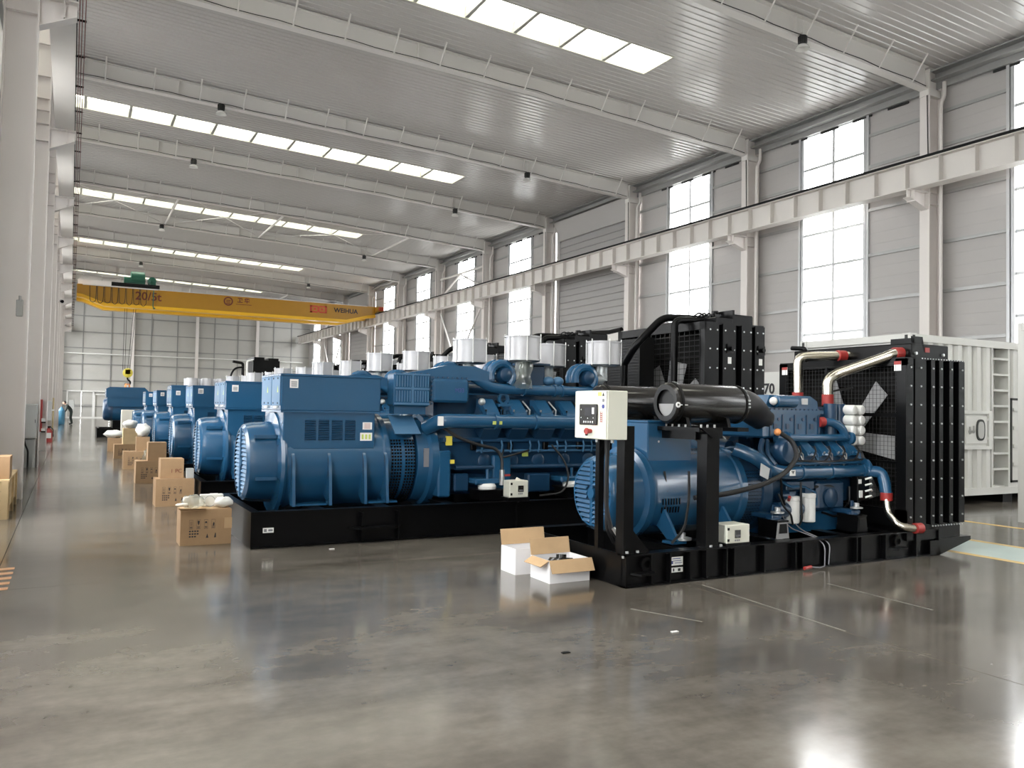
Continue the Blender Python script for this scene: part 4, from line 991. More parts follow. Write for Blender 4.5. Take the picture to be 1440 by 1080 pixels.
    MB().prism([(5.34, 1.46), (5.62, 1.46), (5.62, 1.36), (5.50, 1.36)], 'xz', 6.06, 6.24).box(5.34, 6.08, 1.42, 5.62, 7.95, 1.46).box(5.4, 6.2, 1.34, 5.6, 7.9, 1.42).box(5.95, 6.2, 1.42, 6.1, 7.9, 1.46).build('filter_shelf', 'black', r)
    bl = MB()
    for x in (5.40, 5.48, 5.57): bl.cyl((x, 6.12, 1.46), (x, 6.12, 1.49), .012, n=6)
    for i in range(5): bl.cyl((5.40, 6.35 + i * .1, 1.46), (5.40, 6.35 + i * .1, 1.485), .011, n=6)
    stuff(bl.build('bolt_row', 'zinc', r))
    MB().tube([(4.5, 6.4, 1.34), (4.49, 6.40, 1.1), (4.5, 6.42, .7), (4.56, 6.40, .45), (4.7, 6.42, .36)], .022, 8, .1).tube([(4.52, 6.46, 1.34), (4.54, 6.46, .9), (4.52, 6.44, .5), (4.65, 6.5, .34)], .018, 8, .1).build('cable', 'rubber', r)
    MB().tube([(5.45, 6.35, 1.02), (5.44, 6.33, .75), (5.36, 6.3, .45), (5.2, 6.3, .33)], .014, 6, .1).tube([(5.36, 6.62, 1.0), (5.36, 6.58, .8), (5.34, 6.6, .5)], .014, 6).build('cable', 'rubber', r)
    MB().cyl((4.56, 6.38, .50), (4.60, 6.36, .43), .02, n=8).build('cable_plug', 'zinc', r)
    for yc in (6.55, 7.75):
        z = 1.70
        af = MB().lathe((5.30, yc, z), d0, [(0, .135), (0, .185), (.02, .205), (.07, .21), (.07, .2), (.96, .2), (.975, .195), (.98, .10)], 40, False).build('air_filter', 'black_gloss', r)
        MB().lathe((5.34, yc, z), d0, [(0, .14), (.004, .14)], 24).build('filter_mouth', 'rubber', af)
        n = 12; v = [(5.325, yc + .13 * math.cos(a), z - .01 + .13 * math.sin(a)) for a in [math.pi + math.pi * i / n for i in range(n + 1)]]
        v2 = [(x + .006, y, zz) for x, y, zz in v]
        MB().add(v + v2, [tuple(range(n + 1))[::-1], tuple(range(n + 1, 2 * n + 2))] + [(i, (i + 1) % (n + 1), n + 1 + (i + 1) % (n + 1), n + 1 + i) for i in range(n + 1)]).build('element_cap', 'fan_grey', af)
        b = MB().lathe((5.35, yc, z), d0, [(0, .2), (0, .214), (.015, .216), (.03, .214), (.03, .2)], 40).lathe((6.22, yc, z), d0, [(0, .2), (0, .207), (.02, .207), (.02, .2)], 40)
        b.build('clamp_band', 'black_matt', af)
        MB().lathe((5.30, yc - .21, z - .02), (0, 1, 0), [(0, .012), (0, .028), (.01, .028), (.01, .012)], 12, False, False).beam((5.32, yc - .205, z - .02), (5.42, yc - .205, z - .02), .012, .008).build('spring_clip', 'sticker', af)
        MB().tube([(6.24, yc, z), (6.42, yc, z - .01), (6.68, yc + (.12 if yc < 7 else -.12), z - .10), (6.82, yc + (.16 if yc < 7 else -.16), z - .16)], .175, 20, .15, r1=.135).build('rubber_elbow', 'rubber', af)
        MB().prism([(yc - .16, 1.46), (yc + .16, 1.46), (yc + .13, 1.56), (yc + .05, 1.52), (yc - .05, 1.52), (yc - .13, 1.56)], 'yz', 5.46, 5.50).prism([(yc - .16, 1.46), (yc + .16, 1.46), (yc + .13, 1.56), (yc + .05, 1.52), (yc - .05, 1.52), (yc - .13, 1.56)], 'yz', 6.0, 6.04).build('saddle', 'black', af)
        bl = MB()
        for q in range(3): bl.cyl((6.235, yc - .205 + q * .0, z + .04 - q * .035), (6.262, yc - .205, z + .04 - q * .035), .010, n=6)
        stuff(bl.build('band_bolts', 'zinc', af))
    # engine
    MB().lathe(c(6.66), d0, [(0, .40), (.02, .47), (.14, .48), (.16, .42)], 36).build('flywheel_housing', 'blue_dark', r)
    MB().prism([(Y(-.36), .60), (Y(-.42), .86), (Y(-.26), 1.06), (Y(.26), 1.06), (Y(.42), .86), (Y(.36), .60)], 'yz', 6.78, 8.18).build('engine_block', 'blue_dark', r)
    MB().prism([(Y(-.26), .62), (Y(-.40), .50), (Y(-.36), .27), (Y(.36), .27), (Y(.40), .50), (Y(.26), .62)], 'yz', 6.8, 7.95).build('oil_pan', 'blue', r)
    for k in range(5):
        x = 6.98 + k * .235
        for s in (-1, 1):
            hd = MB().prism([(Y(s * .22), 1.05), (Y(s * .50), .92), (Y(s * .56), 1.06), (Y(s * .44), 1.24), (Y(s * .24), 1.30)], 'yz', x, x + .19).build('cylinder_head', 'blue_dark', r)
            MB().prism([(Y(s * .51), 1.12), (Y(s * .565), 1.15), (Y(s * .55), 1.19), (Y(s * .36), 1.36), (Y(s * .27), 1.36), (Y(s * .27), 1.25)], 'yz', x + .03, x + .16).build('rocker_cover', 'blue', hd)
            b = MB().tube([(x + .18, Y(s * .36), 1.33), (x + .20, Y(s * .48), 1.22), (x + .22, Y(s * .54), 1.08), (x + .14, Y(s * .56), 1.03)], .008, 5).tube([(x + .17, Y(s * .34), 1.33), (x + .24, Y(s * .52), 1.16), (x + .20, Y(s * .56), 1.05)], .007, 5)
            for q in (.06, .13): b.cyl((x + q, Y(s * .555), 1.17), (x + q, Y(s * .568), 1.19), .01, n=6)
            stuff(b.build('fuel_lines', ('zinc', 'blue_grille', 'ink_grey')[k % 3], hd))
    MB().lathe((6.92, Y(-.62), 1.20), (0, 1, 0), [(0, .05), (.01, .12), (.05, .145), (.12, .145), (.16, .10), (.30, .08)], 26).build('turbocharger', 'blue_dark', r)
    MB().lathe((6.92, Y(.62), 1.20), (0, -1, 0), [(0, .05), (.01, .12), (.05, .145), (.12, .145), (.16, .10), (.30, .08)], 26).build('turbocharger', 'blue_dark', r)
    for s in (-1, 1):
        mf = MB().tube([(6.36, Y(s * .34), 1.22), (6.52, Y(s * .50), 1.14), (6.70, Y(s * .52), 1.0), (6.9, Y(s * .52), .965), (8.24, Y(s * .52), .965)], .078, 18, .14).build('coolant_manifold', 'blue', r)
        b = MB()
        for x in (7.15, 7.62, 8.16): b.lathe((x, Y(s * .52), .965), d0, [(0, .078), (0, .09), (.03, .09), (.03, .078)], 20)
        b.build('pipe_joint', 'blue', mf)
        MB().lathe((8.2, Y(s * .50), .985), d0, [(0, .09), (.01, .125), (.05, .125), (.06, .09), (.08, .05)], 22).build('thermostat_flange', 'blue', mf)
        if s < 0:
            MB().box(6.93, Y(-.605), .935, 7.01, Y(-.595), 1.0).build('sticker', 'sticker', mf)
            MB().prism([(6.945, .985), (6.995, .985), (6.975, .968), (6.975, .955), (6.965, .955), (6.965, .968)], 'xz', Y(-.608), Y(-.604)).build('print', 'ink', mf)
            MB().add([(6.50, Y(-.60), 1.08), (6.62, Y(-.61), 1.02), (6.60, Y(-.605), .90), (6.49, Y(-.595), .95), (6.50, Y(-.595), 1.08), (6.62, Y(-.605), 1.02), (6.60, Y(-.60), .90), (6.49, Y(-.59), .95)], [(0, 3, 2, 1), (4, 5, 6, 7), (0, 1, 5, 4), (1, 2, 6, 5), (2, 3, 7, 6), (3, 0, 4, 7)]).build('data_plate', 'sheet_white', mf)
    # upper air manifold
    am = MB().box(6.72, Y(-.42), 1.34, 7.62, Y(.42), 1.64, .02).box(6.70, Y(-.44), 1.62, 7.64, Y(.44), 1.655).prism([(6.78, 1.65), (6.86, 1.82), (7.5, 1.82), (7.62, 1.76), (7.64, 1.65)], 'xz', Y(-.36), Y(.36)).build('air_manifold', 'blue', r)
    b = MB()
    for i in range(5): b.box(6.80 + i * .19, Y(-.432), 1.36, 6.815 + i * .19, Y(-.415), 1.6)
    for i in range(4): b.box(6.86 + i * .19, Y(-.43), 1.44, 6.91 + i * .19, Y(-.415), 1.50).cyl((6.94 + i * .19, Y(-.43), 1.55), (6.94 + i * .19, Y(-.41), 1.55), .02, n=8)
    b.build('manifold_ribs', 'blue_dark', am)
    bl = MB()
    bolts_x(bl, hex_row((6.74, Y(-.43), 1.655), (7.60, Y(-.43), 1.655), 14), (0, 0, 1), .010); stuff(bl.build('bolt_row', 'blue_dark', am))
    MB().lathe((6.9, Y(-.40), 1.75), d0, [(0, .055), (.01, .07), (.30, .07), (.31, .05)], 18).build('air_tank', 'blue', am)
    MB().sphere((6.86, Y(-.42), 1.75), .045).build('tank_cap', 'sticker', am)
    MB().box(7.36, Y(-.375), 1.72, 7.45, Y(-.355), 1.79).build('sticker', 'sheet_white', am)
    lp = MB().tube([(6.86, Y(-.46), 1.345), (8.10, Y(-.46), 1.345)], .042, 14).build('water_rail', 'blue', r)
    for x in (7.0, 8.02): MB().lathe((x, Y(-.46), 1.34), d0, [(0, .045), (.01, .075), (.05, .075), (.06, .045)], 18).build('rail_flange', 'blue', lp)
    MB().cyl((7.86, Y(-.34), 1.22), (7.86, Y(-.34), 1.74), .075, n=16).cyl((8.06, Y(-.30), 1.22), (8.06, Y(-.30), 1.74), .07, n=16).box(7.64, Y(-.3), 1.2, 8.1, Y(.3), 1.70, .02).build('thermostat_housing', 'blue_dark', r)
    MB().tube([(7.62, Y(-.40), 1.52), (7.78, Y(-.43), 1.53), (7.92, Y(-.46), 1.46), (7.98, Y(-.46), 1.34)], .05, 12, .08).build('bypass_pipe', 'blue', r)
    MB().cyl((7.58, Y(-.405), 1.52), (7.66, Y(-.41), 1.525), .06, n=14).build('red_coupling', 'red', r)
    # white oil filters in four rows of two
    for q, z in enumerate((1.672, 1.552, 1.432, 1.312)):
        for x in (8.10, 8.235):
            MB().lathe((x, Y(-.50), z), (0, 1, 0), [(0, .03), (.004, .045), (.018, .056), (.03, .058), (.23, .058), (.24, .045)], 20).build('oil_filter', 'filter_white', r)
    MB().box(8.02, Y(-.26), 1.24, 8.30, Y(-.18), 1.72).build('filter_head', 'blue_dark', r)
    for x, z0, z1 in ((7.08, .40, .70), (7.33, .40, .725)):
        ff = MB().lathe((x, Y(-.50), z0), (0, 0, 1), [(0, .06), (.01, .075), (z1 - z0 - .05, .075), (z1 - z0 - .045, .08), (z1 - z0 - .005, .08), (z1 - z0, .07)], 22).build('fuel_filter', 'filter_white', r)
        MB().box(x - .05, Y(-.5), z1, x + .05, Y(-.36), z1 + .05).build('filter_bracket', 'blue_dark', ff)
    MB().tube([(7.12, Y(-.58), .86), (7.10, Y(-.60), .70), (7.12, Y(-.60), .45), (7.12, Y(-.56), .38)], .012, 8, .05).build('hose', 'rubber', r)
    # clutter on the block side
    MB().box(7.02, Y(-.47), .76, 7.46, Y(-.38), .86, .01).build('filter_console', 'blue_dark', r)
    MB().tube([(6.95, Y(-.46), .86), (7.05, Y(-.50), .80), (7.25, Y(-.50), .80), (7.48, Y(-.48), .72), (7.5, Y(-.46), .58)], .016, 6, .05).build('oil_line', 'blue', r)
    MB().tube([(7.55, Y(-.50), .50), (7.75, Y(-.53), .44), (7.98, Y(-.52), .60), (8.0, Y(-.50), .78)], .014, 6, .06).build('oil_line', 'black', r)
    MB().tube([(6.78, Y(-.44), 1.06), (6.84, Y(-.56), .90), (6.83, Y(-.58), .70), (6.9, Y(-.56), .62)], .014, 6, .05).build('hose', 'black', r)
    MB().tube([(6.70, Y(-.42), 1.32), (6.62, Y(-.46), 1.2), (6.66, Y(-.56), 1.05), (6.64, Y(-.58), .92)], .03, 8, .06).tube([(6.76, Y(-.43), 1.32), (6.70, Y(-.50), 1.16), (6.72, Y(-.60), 1.06)], .022, 8, .06).build('breather_hose', 'blue_dark', r)
    for i in range(3): MB().box(7.52 + i * .15, Y(-.50), .88, 7.60 + i * .15, Y(-.42), .93, .008).build('sensor_block', 'blue_dark', r)
    MB().cyl((7.0, Y(-.52), .66), (6.97, Y(-.56), .70), .018, n=8).build('red_tag', 'red', r)
    # big loop of cable from the alternator to the engine top
    MB().tube([(5.6, Y(-.58), .74), (6.0, Y(-.66), .78), (6.4, Y(-.72), .86), (6.72, Y(-.74), .98), (6.92, Y(-.72), 1.16), (6.90, Y(-.66), 1.32), (6.78, Y(-.60), 1.40)], .026, 10, .12).build('cable_loop', 'rubber', r)
    MB().sphere((6.76, Y(-.58), 1.41), .04).build('cable_terminal', 'orange', r)
    MB().tube([(6.98, Y(-.575), 1.065), (8.1, Y(-.575), 1.065)], .018, 8).build('fuel_gallery', 'blue', r)
    hz_ = MB()
    for k in range(5): hz_.tube([(7.0 + k * .235, Y(-.57), 1.07), (7.03 + k * .235, Y(-.62), 1.12), (7.10 + k * .235, Y(-.60), 1.2), (7.16 + k * .235, Y(-.52), 1.25)], .010, 5, .03)
    hz_.tube([(6.95, Y(-.60), 1.10), (7.5, Y(-.63), 1.085), (8.1, Y(-.60), 1.10)], .012, 6)
    stuff(hz_.build('wire_harness', 'rubber', r))
    # starter, pumps and lines on the near side
    sm = MB().lathe((6.86, Y(-.46), .55), d0, [(0, .05), (0, .085), (.22, .085), (.24, .07), (.38, .07), (.40, .04)], 18).lathe((6.90, Y(-.46), .70), d0, [(0, .045), (.2, .045)], 14).build('starter_motor', 'blue_dark', r)
    b = MB().tube([(6.8, Y(-.56), .74), (6.84, Y(-.60), .6), (6.95, Y(-.60), .52), (7.0, Y(-.58), .4)], .012, 6, .05)
    b.tube([(7.4, Y(-.45), .78), (7.7, Y(-.47), .80), (7.95, Y(-.45), .72)], .018, 6, .05)
    b.build('wire_loom', 'rubber', r)
    MB().box(7.5, Y(-.48), .52, 7.95, Y(-.36), .85, .03).lathe((7.7, Y(-.52), .66), (0, 1, 0), [(0, .06), (.02, .11), (.1, .11)], 20).build('fuel_pump', 'blue_dark', r)
    MB().tube([(6.86, Y(-.50), .58), (6.99, Y(-.54), .36), (7.02, Y(-.88), .30), (7.02, Y(-1.0), .24), (6.98, Y(-1.03), .03)], .006, 6, .08).tube([(7.0, Y(-.5), .5), (7.10, Y(-.60), .34), (7.10, Y(-1.0), .26), (7.05, Y(-1.02), .04)], .006, 6, .08).build('dangling_cable', 'ink_grey', r)
    MB().cyl((6.67, Y(-1.04), .03), (6.78, Y(-1.03), .035), .018, n=8).build('red_connector', 'red', r)
    MB().tube([(6.78, Y(-1.03), .035), (6.9, Y(-1.04), .02), (6.98, Y(-1.03), .03)], .006, 5).build('connector_wire', 'ink_grey', r)
    for x, s in ((6.62, -1), (7.85, -1), (6.62, 1), (7.85, 1)):
        mt = MB().prism([(x - .09, .30), (x + .09, .30), (x + .085, .33), (x + .065, .47), (x - .065, .47), (x - .085, .33)], 'xz', Y(s * .80), Y(s * .785)).build('engine_mount', 'fan_grey' if (x < 7 and s < 0) else 'black', r)
        MB().box(x - .08, Y(s * .80), .47, x + .08, Y(s * .52), .49).box(x - .075, Y(s * .78), .30, x - .065, Y(s * .52), .47).build('mount_side', 'black', mt)
        MB().prism([(x - .06, .355), (x + .06, .355), (x + .05, .455), (x - .05, .455)], 'xz', Y(s * .803), Y(s * .79)).build('mount_window', 'black', mt)
        MB().box(x - .07, Y(s * .72), .49, x + .07, Y(s * .40), .54, .01).cyl((x, Y(s * .66), .49), (x, Y(s * .66), .64), .02, n=8).lathe((x, Y(s * .66), .49), (0, 0, 1), [(0, .08), (.02, .08), (.03, .04)], 14).build('mount_arm', 'blue_dark', mt); MB().lathe((x, Y(s * .72), .56), (0, 0, 1), [(0, .07), (.012, .07), (.02, .03), (.06, .03)], 12).build('mount_nut', 'zinc', mt)
    # small controller box on the skid
    cu = MB().box(5.70, Y(-.95), .325, 6.00, Y(-.72), .505, .006).build('control_unit', 'cream', r)
    MB().box(5.69, Y(-.95), .30, 6.01, Y(-.72), .325).build('unit_bracket', 'black', cu)
    MB().box(5.80, Y(-.954), .375, 5.875, Y(-.948), .455).build('display', 'black_gloss', cu)
    b = MB()
    for q in range(3): b.box(5.815 + q * .02, Y(-.957), .39, 5.828 + q * .02, Y(-.953), .405); b.box(5.80 + q * .025, Y(-.953), .345, 5.815 + q * .025, Y(-.949), .362)
    b.build('key_row', 'ink_grey', cu)
    for z in (.345, .455): MB().box(5.705, Y(-.954), z, 5.73, Y(-.945), z + .025).build('hinge', 'black', cu)
    # fuse block by the radiator
    fbk = MB().box(8.02, Y(-.60), .62, 8.22, Y(-.50), .90, .01).build('fuse_block', 'black', r)
    b = MB()
    for q in range(4): b.tube([(8.14, Y(-.605), .66 + q * .07), (8.20, Y(-.64), .68 + q * .07), (8.26, Y(-.60), .66 + q * .07)], .012, 6, .02)
    b.box(8.04, Y(-.612), .66, 8.09, Y(-.60), .74).box(8.03, Y(-.612), .82, 8.07, Y(-.60), .87)
    b.build('contact_rail', 'sticker', fbk)
    # radiator
    X0, X1, ZB, ZT = 8.36, 9.44, .34, 2.27
    y0, y1 = 6.05, 7.94; ym = (y0 + y1) / 2
    MB().box(X0, y0, ZB, X0 + .03, y0 + .14, ZT).box(X0, y1 - .14, ZB, X0 + .03, y1, ZT).box(X0, y0, ZB, X0 + .03, y1, ZB + .2).box(X0, y0, ZT - .08, X0 + .03, y1, ZT).build('fan_frame', 'black', r)
    MB().box(X0 + .32, y0 + .05, ZB + .05, X0 + .40, y1 - .05, ZT - .04).build('radiator_core', 'core', r)
    fin = MB()
    for i in range(22): fin.box(X0 + .305, y0 + .08, .5 + i * .078, X0 + .325, y1 - .08, .512 + i * .078)
    stuff(fin.build('core_fins', 'black_matt', r))
    pr = [(X0 + .03, 0), (X0 + .13, 0), (X0 + .13, .05), (X0 + .16, .05), (X0 + .16, 0), (X0 + .36, 0), (X0 + .36, .08), (X0 + .45, .08), (X0 + .45, 0), (X0 + .52, 0), (X0 + .52, .08), (X0 + .60, .08), (X0 + .60, 0), (X0 + .67, 0), (X0 + .67, .08), (X0 + .79, .08), (X0 + .79, 0), (X0 + .86, 0), (X0 + .86, .08), (X0 + .97, .08), (X0 + .97, 0), (X1, 0), (X1, .12), (X0 + .03, .12)]
    MB().prism([(a, y0 + b_) for a, b_ in pr], 'xy', ZB + .02, ZT).build('side_panel', 'black', r)
    MB().prism([(a, y1 - b_) for a, b_ in pr], 'xy', ZB + .02, ZT).build('side_panel', 'black', r)
    bl = MB()
    for x in (X0 + .08, X0 + .26, X0 + .485, X0 + .635, X0 + .825, X1 - .05): bolts_x(bl, hex_row((x, y0, ZB + .12), (x, y0, ZT - .1), 9), (0, -1, 0), .011)
    bolts_x(bl, hex_row((X0 + .3, y0 + .01, ZT + .005), (X1 - .03, y0 + .01, ZT + .005), 16), (0, 0, 1), .009); bolts_x(bl, hex_row((X0 + .5, y0 + .02, ZB + .0), (X1 - .03, y0 + .02, ZB), 12), (0, -1, 0), .010)
    stuff(bl.build('bolt_row', 'zinc', r))
    MB().box(X1 - .08, y0 + .1, ZB + .02, X1, y1 - .1, ZT - .02).build('rear_core', 'core', r)
    MB().box(X0 + .05, y0 + .02, .19, X1 - .06, y1 - .02, ZB + .02).build('frame_plate', 'black', r); MB().box(X0, y0 + .01, ZT, X1, y1 - .01, ZT + .015).build('frame_plate', 'black', r)
    tt = MB().box(X0 + .18, y0 + .06, ZT + .015, X0 + .86, y1 - .08, ZT + .185, .01).build('top_tank', 'black', r)
    MB().box(X0 + .42, y0 + .055, ZT + .09, X0 + .50, y0 + .061, ZT + .145).build('red_label', 'red', tt)
    for x in (X0 + .24, X0 + .74): MB().cyl((x, y0 + .06, ZT + .07), (x, y0 + .035, ZT + .07), .018, n=8).build('plug', 'zinc', tt)
    MB().box(X0 + .40, y0 + .2, ZT + .185, X0 + .42, y0 + .5, ZT + .27).box(X0 + .56, y0 + .2, ZT + .185, X0 + .58, y0 + .5, ZT + .27).prism([(X0 + .40, ZT + .19), (X0 + .60, ZT + .19), (X0 + .58, ZT + .29), (X0 + .38, ZT + .29)], 'xz', y0 + .2, y0 + .215).build('lifting_bracket', 'black', tt)
    MB().tube([(X0 + .1, y1 - .35, ZT), (X0 + .1, y1 - .35, ZT + .20), (X0 + .1, y1 - .12, ZT + .22)], .03, 8, .04).build('vent_pipe', 'black', tt)
    fh = (X0 + .17, ym, 1.32)
    fb_ = MB().lathe(fh, d0, [(0, .13), (.08, .13)], 16).build('fan_hub', 'fan_grey', r)
    for i in range(6):
        a = R_(i * 60 - 8); u = Vector((0, -math.cos(a), math.sin(a))); w = Vector((0, math.sin(a), math.cos(a))); o = Vector(fh) + Vector((.03, 0, 0))
        P = [o + u * .12 - w * .10 + Vector((-.03, 0, 0)), o + u * .12 + w * .10 + Vector((.03, 0, 0)), o + u * .78 + w * .15 + Vector((.04, 0, 0)), o + u * .78 - w * .13 + Vector((-.04, 0, 0))]
        q = Vector((.008, 0, 0)); MB().add([tuple(p) for p in P] + [tuple(p + q) for p in P], [(0, 1, 2, 3), (4, 7, 6, 5), (0, 4, 5, 1), (1, 5, 6, 2), (2, 6, 7, 3), (3, 7, 4, 0)]).build('fan_blade', 'fan_grey', fb_)
    gd = MB()
    for i in range(34): gd.box(X0 - .004, y0 + .12, .56 + i * .05, X0 - .001, y1 - .12, .563 + i * .05)
    for i in range(34): gd.box(X0 - .007, y0 + .13 + i * .05, .54, X0 - .004, y0 + .133 + i * .05, 2.2)
    stuff(gd.build('fan_guard', 'guard', r))
    b = MB().box(X0 - .012, y0 + .12, 1.60, X0 + .0, y1 - .12, 1.64).box(X0 - .012, y0 + .12, 1.06, X0, y1 - .12, 1.09).box(X0 - .012, ym + .15, .54, X0, ym + .18, 2.2)
    b.build('guard_bar', 'black', r)
    MB().box(X0 - .006, y0 + .06, 2.13, X0 - .001, y0 + .15, 2.24).build('warning_sticker', 'sticker', r)
    MB().box(X0 - .006, y1 - .14, 2.13, X0 - .001, y1 - .05, 2.23).build('warning_sticker', 'sticker', r)
    MB().box(X0 - .008, y0 + .06, 2.20, X0 - .0055, y0 + .15, 2.24).build('warning_stripe', 'red', r); MB().box(X0 - .008, y1 - .14, 2.195, X0 - .0055, y1 - .05, 2.23).build('warning_stripe', 'red', r)
    # polished coolant pipes
    cp = MB().tube([(7.90, 6.75, 1.80), (7.90, 6.75, 2.02), (8.0, 6.70, 2.10), (8.36, 6.30, 2.30), (8.42, 6.25, 2.335), (8.58, 6.22, 2.345)], .062, 18, .16).build('steel_pipe', 'steel', r)
    MB().lathe((7.90, 6.75, 1.72), (0, 0, 1), [(0, .06), (0, .068), (.13, .068), (.13, .06)], 18).build('red_coupling', 'red', cp)
    MB().lathe((8.42, 6.255, 2.335), (1, -.15, .06), [(0, .062), (0, .072), (.11, .072), (.11, .062)], 18).build('red_coupling', 'red', cp)
    cp = MB().tube([(7.94, 7.24, 1.84), (7.94, 7.24, 2.32), (8.10, 7.14, 2.335), (8.44, 6.98, 2.345), (8.6, 6.95, 2.35)], .058, 16, .10).build('steel_pipe', 'steel', r)
    MB().lathe((7.94, 7.24, 1.74), (0, 0, 1), [(0, .058), (0, .068), (.14, .068), (.14, .058)], 18).build('red_coupling', 'red', cp)
    MB().lathe((8.36, 7.0, 2.345), (1, -.2, 0), [(0, .058), (0, .068), (.11, .068), (.11, .058)], 18).build('red_coupling', 'red', cp)
    cp = MB().tube([(8.20, 6.50, .965), (8.36, 6.36, .95), (8.36, 6.32, .82), (8.36, 6.30, .70)], .068, 16, .12).build('blue_elbow', 'blue', r)
    cp = MB().tube([(8.33, 6.28, .66), (8.33, 6.26, .50), (8.30, 6.10, .37), (8.42, 6.02, .34), (8.55, 6.0, .34)], .045, 16, .12).build('steel_pipe', 'steel', r)
    MB().lathe((8.35, 6.29, .72), (0, 0, -1), [(0, .058), (0, .068), (.09, .068), (.09, .05)], 18).build('red_coupling', 'red', cp)
    MB().lathe((8.46, 6.01, .34), (1, -.1, 0), [(0, .046), (0, .06), (.10, .06), (.10, .046)], 18).build('red_coupling', 'red', cp)
    MB().tube([(7.96, 6.9, 1.95), (8.02, 6.85, 1.88), (8.2, 6.8, 1.92), (8.34, 6.75, 1.94)], .012, 6, .05).build('hose', 'rubber', r)
    return r
small_genset()

# ------------------------------------------------------------------ the odd generator set near the far wall
def far_genset():
    YC = 43.0
    r = empty('generator_set', (1.1, YC, 0), 'far blue generator set on high black blocks, apart from the row, near the far wall', 'generator')
    Y = lambda d: YC + d; d0 = (1, 0, 0)
    skid(r, 1.1, 9.3, 1.1, YC, .42, (2.0, 4.0, 6.0, 8.0))
    MB().box(1.75, Y(-.9), .42, 2.45, Y(.9), .78).box(3.4, Y(-.9), .42, 3.9, Y(.9), .78).build('support_block', 'black', r)
    MB().lathe((1.75, YC, 1.28), d0, [(0, .5), (0, .62), (2.4, .62), (2.4, .5)], 36).build('alternator_housing', 'blue', r)
    cw = MB().lathe((1.35, YC, 1.28), d0, [(0, .38), (.02, .46), (.10, .52), (.40, .54), (.40, .45)], 36).build('end_cowl', 'blue_dark', r)
    tb = MB().prism([(1.55, 1.42), (3.15, 1.42), (3.25, 1.55), (3.25, 1.86), (1.5, 1.86), (1.5, 1.55)], 'xz', Y(-.72), Y(.72)).prism([(1.45, 1.84), (3.3, 1.84), (3.3, 2.10), (3.08, 2.33), (1.6, 2.33), (1.45, 2.25)], 'xz', Y(-.75), Y(.75)).build('terminal_box', 'blue', r)
    MB().lathe((4.15, YC, 1.28), d0, [(0, .60), (.5, .66), (.6, .5)], 30).build('flywheel_housing', 'blue_dark', r)
    MB().prism([(Y(-.6), .7), (Y(-.7), 1.6), (Y(-.4), 2.1), (Y(.4), 2.1), (Y(.7), 1.6), (Y(.6), .7)], 'yz', 4.7, 7.6).build('engine_block', 'blue_dark', r)
    MB().box(4.2, Y(-.7), 1.9, 5.6, Y(.7), 2.5, .05).build('charge_cooler', 'blue', r)
    for x in (5.2, 5.9, 6.6):
        for y in (-.5, .5):
            MB().lathe((x, Y(y), 2.45), (0, 0, 1), [(0, .27), (.42, .27)], 12).build('air_cleaner', 'silver', r)
            MB().cyl((x, Y(y), 2.0), (x, Y(y), 2.46), .1, n=10).build('intake_neck', 'blue_dark', r)
    MB().box(8.0, Y(-1.0), .42, 9.2, Y(1.0), 3.86).build('radiator_core', 'black_matt', r)
    MB().box(7.95, Y(-1.1), .42, 9.25, Y(-1.0), 3.84).box(8.0, Y(-1.05), 3.84, 8.5, Y(.9), 4.0).box(8.7, Y(-1.05), 3.84, 9.2, Y(.9), 3.97).build('radiator_frame', 'black', r)
    MB().tube([(7.7, Y(-.9), 2.0), (7.7, Y(-.9), 3.80), (8.1, Y(-.9), 3.86)], .05, 8, .1).build('coolant_pipe', 'white', r)
    MB().tube([(6.95, Y(-.4), 1.9), (7.0, Y(-.4), 3.1), (7.2, Y(-.4), 3.45), (7.6, Y(-.4), 3.5)], .05, 8, .3).tube([(7.1, Y(-.3), 3.78), (7.6, Y(-.3), 3.7), (7.6, Y(-.3), 2.2)], .07, 8, .1).build('coolant_hose', 'black', r)
    return r
far_genset()
